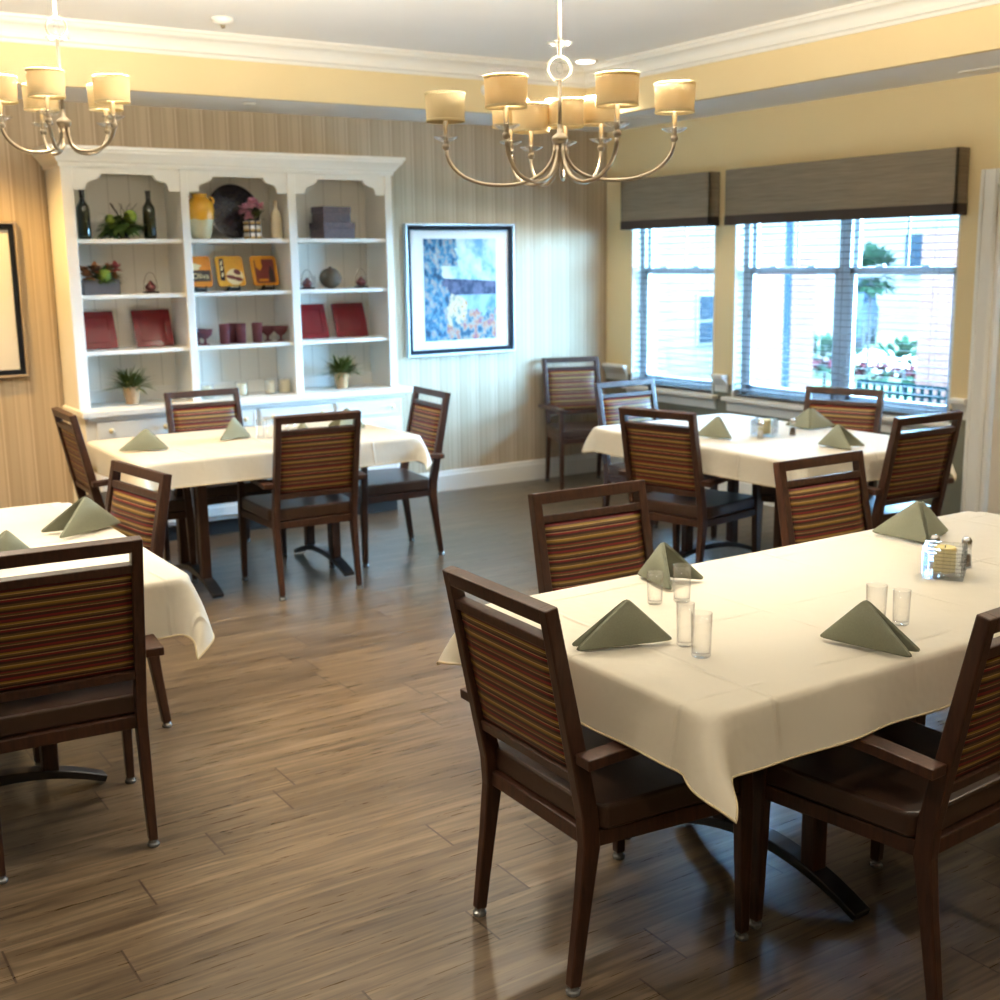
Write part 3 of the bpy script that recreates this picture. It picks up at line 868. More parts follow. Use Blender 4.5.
g = 'small glasses on the cabinet table'
for x, y, l in ((-3.56, -1.53, 'leftmost of the small glasses on the cabinet table, beside the napkin'), (-3.515, -1.56, 'second small glass from the left on the cabinet table'),
                (-3.455, -1.58, 'third small glass from the left on the cabinet table'), (-3.41, -1.60, 'rightmost small glass on the cabinet table, next to the chair back')):
    tumbler(l, x, y, .024, .10, g, z=zt)

# ------------------------------------------------------------------ pressed-glass candle boxes with shakers
def candle_box(label, x, y, rz, group):
    t = thing('candle_holder', label, 'candle holder', (x, y, ZC + .0015), rz, group)
    b = MB(); s, h = .056, .088
    b.box((-s, -s, 0), (s, s, .012))
    for sx, sy_, a, c in ((-1, 0, 0, 1), (1, 0, 0, 1), (0, -1, 1, 0), (0, 1, 1, 0)):
        n = 6; m = 7
        for i in range(n):
            for j in range(m):
                u0, u1 = -s + 2 * s * i / n, -s + 2 * s * (i + 1) / n; z0, z1 = .012 + (h - .012) * j / m, .012 + (h - .012) * (j + 1) / m
                k = .0035 if (i + j) % 2 else .0
                if sx: b.box((sx * (s - .007), u0, z0), (sx * (s + k), u1, z1))
                else: b.box((u0, sy_ * (s - .007), z0), (u1, sy_ * (s + k), z1))
    b.build('glass_box', M['glassthick'], t)
    b = MB(); b.lathe([(0, 0), (.030, 0), (.031, .004), (.031, .070), (.029, .074), (.012, .071), (0, .070)], 24, (0, 0, .0125)); cd_ = b.build('candle', M['wax'], t, smooth=False, bevel=.001)
    b = MB(); b.tube([(0, 0, .082), (.001, 0, .090)], .0012, 6); b.build('wick', M['cork'], cd_)
    return t
def shaker(label, x, y, group, dark=True, proto={}):
    if dark in proto: return dup(proto[dark], (x, y, ZC + .0015), 0, label, group)
    t = thing('shaker', label, 'shaker', (x, y, ZC + .0015), 0, group); proto[dark] = t
    b = MB(); b.lathe([(0, 0), (.017, 0), (.019, .004), (.017, .02), (.0135, .055), (.013, .062), (0, .062)], 18); b.build('body', M['glassthick'], t, smooth=True)
    b = MB(); b.lathe([(0, .001), (.0155, .001), (.014, .022), (.0125, .036), (0, .036)], 16, (0, 0, .003)); b.build('contents', M['twig'] if dark else M['mat'], t, smooth=True)
    b = MB(); b.lathe([(.0142, .062), (.0152, .066), (.0145, .082), (.010, .090), (0, .092)], 18); b.build('cap', M['steel'], t, smooth=True)
    return t
candle_box('pressed glass box with a cream candle on the front table', -3.06, -5.50, R(33), 'candle boxes')
shaker('pepper shaker right behind the candle box on the front table', -2.925, -5.475, 'shakers', True)
shaker('salt shaker behind the candle box on the front table', -2.975, -5.40, 'shakers', False)
candle_box('pressed glass box with a pale candle on the window table', -1.41, -3.14, R(28), 'candle boxes')
shaker('pepper shaker standing right of the candle box on the window table', -1.285, -3.22, 'shakers', True)
shaker('salt shaker in front of the candle box on the window table', -1.50, -3.20, 'shakers', False)

# ------------------------------------------------------------------ display cabinet
HX0, HX1, HY, CY0 = -4.215, -2.095, -.355, -.495
t = thing('display_cabinet', 'tall white display cabinet with open shelves against the back wall', 'cabinet', ((HX0 + HX1) / 2, 0, 0))
OX = -(HX0 + HX1) / 2
def cbox(b, a, c): b.box((a[0] + OX, a[1], a[2]), (c[0] + OX, c[1], c[2]))
WY = -.018
b = MB(); cbox(b, (HX0 + .01, CY0 + .05, .10), (HX1 - .01, WY, .808)); b.build('base_carcass', M['cab'], t, bevel=.003)
b = MB(); cbox(b, (HX0 + .04, CY0 + .10, 0.0), (HX1 - .04, WY - .02, .10)); b.build('plinth', M['black'], t)
b = MB(); cbox(b, (HX0 - .015, CY0, .808), (HX1 + .06, WY, .85)); b.build('counter_top', M['cab'], t, bevel=.008)
b = MB(); cbox(b, (HX0 + .02, CY0 + .025, .785), (HX1 - .0, CY0 + .06, .808)); b.build('counter_moulding', M['cab'], t, bevel=.006)
DXS = ((-4.145, -3.665), (-3.645, -3.155), (-3.13, -2.63), (-2.605, -2.115))
for (x0, x1) in DXS:
    dv = MB(); cbox(dv, (x0, CY0 + .032, .675), (x1, CY0 + .051, .778)); dw = dv.build('drawer', M['cab'], t, bevel=.004)
    fb = MB()
    for a, c in (((x0 + .012, .687), (x1 - .012, .692)), ((x0 + .012, .761), (x1 - .012, .766)), ((x0 + .012, .692), (x0 + .017, .761)), ((x1 - .017, .692), (x1 - .012, .761))):
        cbox(fb, (a[0], CY0 + .028, a[1]), (c[0], CY0 + .033, c[1]))
    fb.build('drawer_bead', M['cab'], dw)
    for s in (.16, .84):
        k = MB(); k.lathe([(0, 0), (.006, 0), (.006, .012), (.014, .016), (.016, .023), (.012, .03), (0, .032)], 14)
        k.xf(k.bm.verts[:], Matrix.Translation((x0 + (x1 - x0) * s + OX, CY0 + .03, .727)) @ Matrix.Rotation(R(90), 4, 'X'))
        k.build('knob', M['ivory'], dw, smooth=True)
    dv = MB(); cbox(dv, (x0, CY0 + .032, .13), (x1, CY0 + .051, .652)); dw = dv.build('door', M['cab'], t, bevel=.004)
    fb = MB()
    for a, c in (((x0, .59), (x1, .652)), ((x0, .13), (x1, .19)), ((x0, .19), (x0 + .06, .59)), ((x1 - .06, .19), (x1, .59))):
        cbox(fb, (a[0], CY0 + .026, a[1]), (c[0], CY0 + .033, c[1]))
    fb.build('door_frame', M['cab'], dw, bevel=.003)
    k = MB(); k.lathe([(0, 0), (.006, 0), (.006, .012), (.014, .016), (.016, .023), (.012, .03), (0, .032)], 14)
    k.xf(k.bm.verts[:], Matrix.Translation((x1 - .03 + OX, CY0 + .028, .52)) @ Matrix.Rotation(R(90), 4, 'X'))
    k.build('knob', M['ivory'], dw, smooth=True)
ZH = 2.27
b = MB(); cbox(b, (HX0, -.034, .85), (HX1, WY, ZH)); b.build('back_panel', M['cabback'], t)
for x0, x1 in ((HX0, HX0 + .025), (HX1 - .025, HX1)):
    b = MB(); cbox(b, (x0, HY, .85), (x1, WY, ZH)); b.build('side_panel', M['cab'], t, bevel=.002)
DIV = ((-3.525, -3.475), (-2.835, -2.78))
for x0, x1 in DIV:
    b = MB(); cbox(b, ((x0 + x1) / 2 - .012, HY + .01, .85), ((x0 + x1) / 2 + .012, WY, ZH)); b.build('divider', M['cab'], t)
for x0, x1 in ((HX0, HX0 + .068),) + DIV + ((HX1 - .05, HX1),):
    b = MB(); cbox(b, (x0, HY - .018, .85), (x1, HY + .002, ZH)); b.build('stile', M['cab'], t, bevel=.004)
BAY = ((HX0 + .025, -3.512), (-3.488, -2.82), (-2.796, HX1 - .025))
OPN = ((HX0 + .068, -3.525), (-3.475, -2.835), (-2.78, HX1 - .05))
SZ = (1.185, 1.513, 1.835)
for x0, x1 in BAY:
    for z in SZ:
        b = MB(); cbox(b, (x0, HY + .004, z - .025), (x1, -.034, z)); b.build('shelf', M['cab'], t, bevel=.004)
    b = MB(); cbox(b, (x0, -.05, .85), (x1, -.034, .93)); b.build('back_ledge', M['cab'], t)
for x0, x1 in OPN:       # scalloped boards under the cornice
    w = x1 - x0
    def prof(u):         # depth of the board below the cornice
        pts = []
        return pts
    e = [(0, .165)]
    def arc(cx_, cz, r, a0, a1, n=6): return [(cx_ + r * math.cos(R(a0 + (a1 - a0) * k / n)), cz + r * math.sin(R(a0 + (a1 - a0) * k / n))) for k in range(n + 1)]
    left = [(0, .158), (.062, .158), (.070, .148), (.072, .125)] + [(.075 + .035 * (1 - math.cos(R(a))), .125 - .02 * math.sin(R(a))) for a in (0, 30, 60, 90)] + [(.120, .10)] + [(.125 + .03 * math.sin(R(a)), .10 - .028 * (1 - math.cos(R(a)))) for a in (30, 60, 90)] + [(.160, .066)]
    right = [(w - u, d_) for u, d_ in left[::-1]]
    poly = [(x0 + u + OX, ZH - d_) for u, d_ in left + right] + [(x1 + OX, ZH), (x0 + OX, ZH)]
    b = MB(); b.prism(poly, 'y', HY - .012, HY + .004); b.build('scalloped_board', M['cab'], t, bevel=.002)
# cornice: profile swept round three sides
b = MB()
cp = [(.0, ZH - .03), (.010, ZH - .03), (.014, ZH - .008), (.024, ZH), (.030, ZH + .012), (.044, ZH + .03), (.060, ZH + .046), (.064, ZH + .06), (.072, ZH + .064), (.072, ZH + .082), (0, ZH + .082)]
loops = []
for u, z in cp:
    loops.append([b.bm.verts.new(p) for p in ((HX0 + OX - u, WY, z), (HX0 + OX - u, HY - .018 - u, z), (HX1 + OX + u, HY - .018 - u, z), (HX1 + OX + u, WY, z))])
for A, B_ in zip(loops, loops[1:]):
    for k in range(3): b.bm.faces.new((A[k], A[k + 1], B_[k + 1], B_[k]))
b.bm.faces.new(loops[-1])
b.build('cornice', M['cab'], t)
b = MB(); cbox(b, (HX0, HY, ZH - .02), (HX1, WY, ZH + .06)); b.build('top_board', M['cab'], t)

# ------------------------------------------------------------------ things on the shelves
S0, S1, S2, S3 = .85, SZ[0], SZ[1], SZ[2]
def X(x, y=-.24): return x + (x + 6.018) * (7.675 + y - 7.375) / 7.375
def E_(z): return z + .001
def wine(label, x):
    t = thing('wine_bottle', label, 'bottle', (X(x), -.24, E_(S3)), 0, 'dark wine bottles')
    b = MB(); b.lathe([(0, .004), (.030, 0), (.036, .004), (.0375, .02), (.0375, .165), (.034, .19), (.020, .212), (.0145, .225), (.0135, .27), (0, .27)], 28); b.build('body', M['darkgreen'], t, smooth=True)
    b = MB(); b.lathe([(.0142, .232), (.0148, .234), (.0148, .272), (.0165, .273), (.0165, .284), (.0, .285)], 20); b.build('capsule', M['cork'], t)
wine('dark wine bottle at the left end of the top shelf', -4.085)
wine('dark wine bottle right of the leafy bowl on the top shelf', -3.70)
# leafy arrangement
def tuft(b, n, c, rad, L, w, zlo=.0, zhi=1, droop=.3):
    for _ in range(n):
        a = random.uniform(0, 2 * PI); e = random.uniform(zlo, zhi)
        d = Vector((math.cos(a) * math.sqrt(max(.02, 1 - e * e)), math.sin(a) * math.sqrt(max(.02, 1 - e * e)), e))
        p = Vector(c) + d * random.uniform(0, rad)
        b.leaf(p, d, random.uniform(.6, 1.1) * L, w * random.uniform(.7, 1.1), droop)
t = thing('leafy_bowl', 'dark footed bowl of moss balls and leaves between the wine bottles', 'plant', (X(-3.85), -.22, E_(S3)))
b = MB(); b.lathe([(0, 0), (.032, 0), (.034, .006), (.022, .014), (.03, .022), (.055, .045), (.062, .075), (.056, .075), (0, .06)], 24); b.build('bowl', M['bowl'], t, smooth=True)
b = MB(); tuft(b, 260, (-.025, -.01, .075), .085, .075, .04, -.35, .75, .5); tuft(b, 40, (-.09, 0, .06), .03, .06, .035, -.6, .5, .5); tuft(b, 25, (.1, 0, .08), .03, .05, .03, -.4, .5, .4); b.build('leaves', M['leafd'], t)
for p, r in (((.03, -.045, .13), .040), ((-.085, -.02, .115), .030)):
    b = MB(); b.sphere(p, r, 14, jitter=.05); b.build('moss_ball', M['lime'], t, smooth=True)
b = MB()
for k in range(9):
    a = random.uniform(-1, 1); p = [Vector((0, 0, .1))]
    for j in range(5): p.append(p[-1] + Vector((a * .025 + random.uniform(-.012, .012), random.uniform(-.01, .01), .022)))
    b.tube(p, .0016, 5)
b.build('twigs', M['twig'], t)
# planter with dried flowers
t = thing('flower_planter', 'grey wooden box of rust and lime dried flowers on the left shelf', 'planter', (X(-4.015), -.22, E_(S2)), R(-4))
b = MB(); h, l, d_ = .088, .105, .06
b.box((-l, -d_, 0), (l, d_, .01)); b.box((-l, -d_, 0), (l, -d_ + .01, h)); b.box((-l, d_ - .01, 0), (l, d_, h)); b.box((-l, -d_, 0), (-l + .01, d_, h)); b.box((l - .01, -d_, 0), (l, d_, h))
b.build('box', M['greywood'], t, bevel=.002)
b = MB(); b.box((-l + .012, -d_ + .012, .01), (l - .012, d_ - .012, .07)); b.build('moss_fill', M['twig'], t)
b = MB(); tuft(b, 170, (0, -.01, .08), .085, .065, .03, 0, .9, .3); tuft(b, 26, (.085, -.02, .085), .03, .07, .02, -.2, .8, .3); b.build('leaves', M['leafd'], t)
for p, r, m in (((-.03, -.04, .14), .052, 'rust'), ((-.078, -.045, .105), .046, 'rust'), ((.02, -.05, .11), .040, 'lime'), ((.05, -.02, .145), .044, 'rust'), ((.092, -.02, .15), .042, 'pinkred'), ((-.085, 0, .135), .04, 'rust'), ((.082, -.05, .105), .032, 'rust')):
    b = MB()
    if m == 'lime': b.sphere(p, r, 12, jitter=.06)
    else: tuft(b, 46, p, r * .35, r, r * .7, -.4, 1, .1)
    b.build('flower_head', M[m], t, smooth=(m == 'lime'))
# pear ornaments in wire hoops
def ornament(label, x, z, proto={}):
    if 0 in proto: return dup(proto[0], (X(x), -.24, E_(z)), 0, label, 'red ornaments in wire hoops')
    t = thing('hoop_ornament', label, 'ornament', (X(x), -.24, E_(z)), 0, 'red ornaments in wire hoops'); proto[0] = t
    b = MB(); b.lathe([(0, .012), (.02, .013), (.033, .03), (.032, .045), (.018, .06), (.009, .07), (.004, .076), (0, .077)], 18); b.build('pear', M['redorn'], t, smooth=True)
    b = MB(); b.box((-.045, -.022, 0), (.045, .022, .012)); b.build('stand', M['bowl'], t, bevel=.003)
    b = MB(); b.tube([(.042 * math.cos(a), 0, .03 + (.095 if math.sin(a) > 0 else .02) * math.sin(a)) for a in [2 * PI * k / 30 for k in range(30)]], .0018, 6, closed=True); b.build('hoop', M['wire'], t, smooth=True)
    return t
ornament('small red pear ornament in a wire hoop right of the flower box', -3.72, S2)
ornament('small red pear ornament in a wire hoop left of the brown ball', -2.695, S2)
ornament('small red pear ornament in a wire hoop right of the brown ball', -2.305, S2)
tumbler('small clear glass standing between the left pear ornament and the brown ball', X(-2.642), -.20, .022, .085, 'clear glass on the shelf', z=E_(S2))
b = MB(); b.sphere((0, 0, .068), .068, 22, (1.08, 1.08, 1)); b.lathe([(.012, .128), (.010, .142), (0, .145)], 10)
tag(b.build('woven_ball', M['cane'], None, (X(-2.523), -.23, E_(S2)), smooth=True), 'brown woven ball on the right shelf between two pear ornaments', 'ornament')
# yellow jar, tray, vase, cream bottle
t = thing('glazed_jar', 'round yellow and cream glazed jar on the top middle shelf', 'jar', (X(-3.385, -.25), -.25, E_(S3)))
b = MB(); b.lathe([(0, .004), (.05, 0), (.056, .006), (.07, .06), (.083, .13), (.087, .175), (.08, .215), (.06, .24), (.046, .25), (.044, .258), (.05, .266), (.05, .272), (.042, .272), (.038, .255), (0, .25)], 32); b.build('body', M['jar'], t, smooth=True)
for s in (-1, 1):
    b = MB(); b.tube([(s * (.060 + .03 * math.sin(a)), 0, .228 + .026 * math.cos(a)) for a in [PI * k / 8 for k in range(9)]], .0065, 8); b.build('handle', M['amber'], t, smooth=True)
t = thing('mosaic_tray', 'large round black mosaic tray leaning at the back of the top shelf', 'tray', (X(-3.18, -.09), -.118, E_(S3)))
b = MB(); b.lathe([(0, 0), (.168, 0), (.172, .004), (.172, .014), (.160, .016), (.156, .009), (0, .008)], 40)
b.xf(b.bm.verts[:], Matrix.Translation((0, .0, .173)) @ Matrix.Rotation(R(78), 4, 'X')); b.build('plate', M['disc'], t)
t = thing('flower_vase', 'plaid square vase of pink flowers on the top middle shelf', 'vase', (X(-3.055), -.25, E_(S3)))
b = MB(); b.box((-.045, -.04, 0), (.045, .04, .11)); b.build('vase', M['check'], t, bevel=.004)
b = MB()
for k in range(9): b.tube([(random.uniform(-.02, .02), 0, .10), (random.uniform(-.05, .04), random.uniform(-.02, .02), .2)], .002, 5)
b.build('stem', M['leafg'], t)
b = MB(); tuft(b, 26, (.03, 0, .13), .03, .08, .02, -.1, .9, .2); b.leaf((.02, 0, .2), (.8, 0, .3), .10, .025, .1); b.build('leaves', M['leafg'], t)
for p, r in (((.045, -.03, .20), .03), ((-.005, -.02, .215), .042), ((-.05, -.02, .18), .042), ((-.035, -.03, .135), .036), ((.03, 0, .235), .024), ((-.02, .0, .20), .024)):
    b = MB(); tuft(b, 40, p, r * .4, r, r * .8, -.6, 1, .1); b.build('blossom', M['pink'], t)
b = MB(); b.lathe([(0, .003), (.032, 0), (.038, .004), (.039, .02), (.038, .13), (.030, .165), (.013, .185), (.011, .225), (.014, .229), (.014, .238), (.009, .238), (0, .236)], 24)
tag(b.build('cream_bottle', M['creamglaze'], None, (X(-2.895), -.25, E_(S3)), smooth=True), 'cream slender bottle at the right end of the middle top shelf', 'bottle')
# two keepsake boxes
def keep(label, x, z, wx, wy, h, group):
    t = thing('keepsake_box', label, 'box', (x, -.19, z), R(5), group)
    b = MB(); b.box((-wx / 2, -wy / 2, 0), (wx / 2, wy / 2, h * .62)); b.build('body', M['boxm'], t, bevel=.003)
    b = MB(); b.box((-wx / 2 - .003, -wy / 2 - .003, h * .62), (wx / 2 + .003, wy / 2 + .003, h)); b.build('lid', M['boxm'], t, bevel=.003)
keep('wide mottled dark box, lower one of the stack', X(-2.50, -.19), E_(S3), .235, .18, .105, 'mottled boxes'); keep('narrower mottled dark box on top of the stack', X(-2.505, -.19), E_(S3) + .106, .205, .155, .10, 'mottled boxes')

# decorative square tins on easels
def tilted(b, tilt): b.xf(b.bm.verts[:], Matrix.Rotation(R(-tilt), 4, 'X'))
def patch(par, name, m, poly, tilt, y=-.0075):
    b = MB(); b.prism(poly, 'y', y - .001, y); tilted(b, tilt); return b.build(name, m, par)
def lettering(par, txt, size, x, z, m, tilt, y=-.0092, rot=0):
    cu = bpy.data.curves.new('lettering', 'FONT'); cu.body = txt; cu.size = size; cu.extrude = .0006; cu.align_x = 'CENTER'
    o = bpy.data.objects.new('tmp', cu); COL.objects.link(o)
    dg = bpy.context.evaluated_depsgraph_get(); me = bpy.data.meshes.new_from_object(o.evaluated_get(dg))
    bpy.data.objects.remove(o)
    me.transform(Matrix.Rotation(R(-tilt), 4, 'X') @ Matrix.Translation((x, y, z)) @ Matrix.Rotation(R(90), 4, 'X') @ Matrix.Rotation(R(rot), 4, 'Z'))
    me.materials.clear(); me.materials.append(m)
    q = bpy.data.objects.new('lettering', me); COL.objects.link(q); q.parent = par; return q
TL = 14
def plaque(label, x, rz, base):
    t = thing('decorative_plate', label, 'plate', (X(x), -.20, E_(S2) + .028), R(rz), 'oil plates on easels')
    b = MB(); b.prism(rounded(.186, .195, .022), 'y', -.007, .005); tilted(b, TL); p = b.build('plate', base, t, bevel=.003)
    return t, p
def easel(label, x, rz):
    e = thing('plate_easel', label, 'easel', (X(x), -.20, E_(S2)), R(rz), 'plate easels')
    b = MB()
    for s in (-1, 1):
        b.box((s * .035 - .005, -.035, .0), (s * .035 + .005, .05, .008)); b.box((s * .035 - .005, -.035, .008), (s * .035 + .005, -.027, .034))
    b.box((-.042, -.034, .009), (.042, -.002, .022)); b.box((-.005, .04, .0), (.005, .052, .10)); b.box((-.04, .028, .0), (.04, .05, .008))
    b.build('stand', M['black'], e, bevel=.002)
easel('small black easel under the orange oil plate', -3.405, 0); easel('small black easel under the amber plate with the still life', -3.188, 2); easel('small black easel under the maroon and gold plate', -2.958, 6)
t, p = plaque('orange square plate with a dark lettered band, left of three on easels', -3.405, 0, M['orange'])
patch(p, 'dark_band', M['bowl'], [(-.055, .035), (.084, .035), (.084, .105), (-.055, .105)], TL); patch(p, 'olive_patch', M['lime'], [(-.08, .04), (-.06, .04), (-.055, .1), (-.075, .11)], TL)
patch(p, 'pale_blossom', M['ivory'], [(-.02 + .045 * math.cos(a) * (1 + .25 * math.sin(5 * a)), .128 + .022 * math.sin(a)) for a in [2 * PI * k / 20 for k in range(20)]], TL)
lettering(p, 'Oliva', .05, .018, .052, M['ivory'], TL)
t, p = plaque('amber square plate with a bread still life, middle of three on easels', -3.188, 2, M['amber'])
patch(p, 'dark_strip', M['bowl'], [(-.075, .04), (-.042, .035), (-.040, .178), (-.070, .178)], TL)
for cz in (.075, .115, .15): patch(p, 'pale_mark', M['ivory'], [(-.066, cz - .014), (-.056, cz - .014), (-.049, cz + .012), (-.058, cz + .012)], TL, -.0085)
patch(p, 'cream_plate', M['ivory'], [(.025 + .058 * math.cos(a), .06 + .052 * math.sin(a)) for a in [2 * PI * k / 22 for k in range(22)]], TL)
for cx_, cz, rx_, rz_ in ((.0, .058, .036, .013), (.045, .045, .03, .013), (.042, .09, .024, .018)):
    patch(p, 'red_loaf', M['maroon'], [(cx_ + rx_ * math.cos(a), cz + rz_ * math.sin(a) - .2 * rx_ * math.cos(a)) for a in [2 * PI * k / 14 for k in range(14)]], TL, -.0088)
t, p = plaque('maroon and gold square plate with a bottle motif, right of three on easels', -2.958, 6, M['amber'])
patch(p, 'maroon_panel', M['maroon'], rounded(.142, .155, .012, .015), TL)
patch(p, 'gold_leaf', M['amber'], [(-.065, .17), (-.02, .17), (-.018, .12), (-.035, .095), (-.06, .12)], TL, -.0088)
patch(p, 'dark_bottle', M['bowl'], [(.025, .02), (.06, .02), (.06, .09), (.05, .11), (.05, .125), (.034, .125), (.034, .11), (.025, .09)], TL, -.0088)
patch(p, 'gold_band', M['amber'], [(-.05, .028), (.015, .028), (.015, .042), (-.05, .042)], TL, -.0088)

# red square plates
def redplate(label, x):
    t = thing('square_plate', label, 'plate', (X(x, -.13), -.145, E_(S1)), 0, 'red square plates')
    b = MB(); b.prism(rounded(.238, .238, .010), 'y', -.004, .010)
    tl = 20; tilted(b, tl); p = b.build('rim', M['redglaze'], t, bevel=.004)
    b = MB()
    for a, c in (((-.082, .036), (.082, .044)), ((-.082, .194), (.082, .202)), ((-.082, .044), (-.074, .194)), ((.074, .044), (.082, .194))): b.box((a[0], -.0085, a[1]), (c[0], -.004, c[1]))
    tilted(b, tl); b.build('well_edge', M['redglaze'], p, bevel=.002)
redplate('red square plate at the far left of the third shelf, partly behind the cabinet edge', -4.058); redplate('red square plate second from the left on the third shelf', -3.715)
redplate('red square plate left of the two on the right third shelf', -2.672); redplate('red square plate at the right end of the third shelf', -2.385)
# plum glasses
gp = 'plum coloured glassware'
for x, y, l in ((-3.272, -.26, 'plum tumbler leftmost of the middle shelf tumblers'), (-3.225, -.19, 'plum tumbler standing behind the leftmost plum tumbler'), (-3.165, -.25, 'plum tumbler third from the left on the middle shelf'), (-3.055, -.25, 'plum tumbler next to the right plum goblets')):
    tumbler(l, X(x, y), y, .034, .125, gp, 'plum_tumbler', 'plum', E_(S1))
GB = None
for x, y, l in ((-3.445, -.19, 'plum goblet behind the left goblet on the middle shelf'), (-3.40, -.27, 'plum goblet at the left end of the middle shelf'), (-2.985, -.19, 'plum goblet half behind the right tumbler on the middle shelf'), (-2.895, -.25, 'plum goblet at the right end of the middle shelf')):
    if GB is None:
        b = MB(); b.lathe([(0, 0), (.028, .001), (.026, .006), (.009, .012), (.008, .035), (.02, .043), (.042, .065), (.05, .098), (.048, .098), (.04, .068), (0, .05)], 24)
        GB = b.build('plum_goblet', M['plum'], None, smooth=True); o = GB
    else:
        o = GB.copy(); COL.objects.link(o)
    o.location = (X(x, y), y, E_(S1)); tag(o, l, 'glass', gp)
# grass pots
def grasspot(label, x, proto={}):
    loc = (X(x, -.25), -.25, E_(S0))
    if 0 in proto: return dup(proto[0], loc, R(70), label, 'grass pots')
    t = thing('grass_pot', label, 'plant', loc, 0, 'grass pots'); proto[0] = t
    b = MB(); b.lathe([(0, 0), (.038, 0), (.052, .098), (.054, .1), (.054, .108), (.048, .108), (.046, .09), (0, .09)], 20); b.build('pot', M['terra'], t, smooth=False, bevel=.002)
    b = MB()
    for _ in range(260):
        a = random.uniform(0, 2 * PI); e = random.uniform(.25, 1.25); d = Vector((math.cos(a) * math.cos(e), math.sin(a) * math.cos(e), math.sin(e)))
        b.leaf((random.uniform(-.025, .025), random.uniform(-.025, .025), .09), d, random.uniform(.14, .25), .011, .34)
    b.build('grass', M['leafg'], t); return t
grasspot('tan pot of spiky grass on the left of the cabinet counter', -3.88); grasspot('tan pot of spiky grass on the right of the cabinet counter', -2.475)
# pillar candles in glass
def pillar(label, x, r, h, wide):
    t = thing('pillar_candle', label, 'candle', (X(x, -.25), -.25, E_(S0)), 0, 'white candles in glass')
    b = MB(); R_ = r + wide
    b.lathe([(0, .001), (R_, 0), (R_, h + .015), (R_ - .003, h + .015), (R_ - .003, .006), (0, .006)], 24); b.build('glass_cup', M['glass'], t, smooth=False)
    b = MB(); b.lathe([(0, .007), (r, .007), (r, h), (r - .003, h + .002), (0, h)], 22); b.build('wax', M['waxw'], t, smooth=False, bevel=.001)
    b = MB(); b.tube([(0, 0, h - .001), (0, 0, h + .010)], .0012, 5); b.build('wick', M['cork'], t)
pillar('cream candle in clear glass, leftmost on the cabinet counter', -3.41, .031, .072, .012); pillar('cream candle in clear glass, second from left on the cabinet counter', -3.18, .031, .075, .010)
pillar('cream candle behind the large glass at the right of the counter', -2.985, .030, .08, .006); pillar('white candle in a large clear glass, rightmost on the cabinet counter', -2.885, .034, .082, .016)

# ------------------------------------------------------------------ pictures
def picture(label, x0, x1, z0, z1, edge, art, mw, asym=None):
    t = thing('framed_picture', label, 'picture', ((x0 + x1) / 2, -.001, (z0 + z1) / 2))
    hx, hz = (x1 - x0) / 2, (z1 - z0) / 2
    def ring(a, c, y0, y1):
        b = MB()
        b.box((-hx + a, y0, -hz + a), (hx - a, y1, -hz + c)); b.box((-hx + a, y0, hz - c), (hx - a, y1, hz - a)); b.box((-hx + a, y0, -hz + c), (-hx + c, y1, hz - c)); b.box((hx - c, y0, -hz + c), (hx - a, y1, hz - c)); return b
    ring(0, .016, -.036, 0).build('outer_frame', edge, t, bevel=.003)
    ring(.016, .046, -.026, 0).build('inner_frame', M['frameinner'], t, bevel=.002)
    b = MB(); b.box((-hx + .04, -.010, -hz + .04), (hx - .04, -.004, hz - .04)); m = b.build('mat_board', M['mat'], t)
    ax, az = hx - mw[0], hz - mw[1]
    b = MB(); b.box((-ax, -.012, -az), (ax, -.0101, az)); b.build('art_print', art, m)
    return t
picture('framed lakeside landscape print in blues, right of the display cabinet', -1.815, -.893, 1.008, 1.945, M['framesil'], M['art'], (.155, .105))
picture('framed print with wide white mat cut by the left picture edge', -5.35, -4.405, 1.035, 1.945, M['framechamp'], M['art2'], (.19, .16))

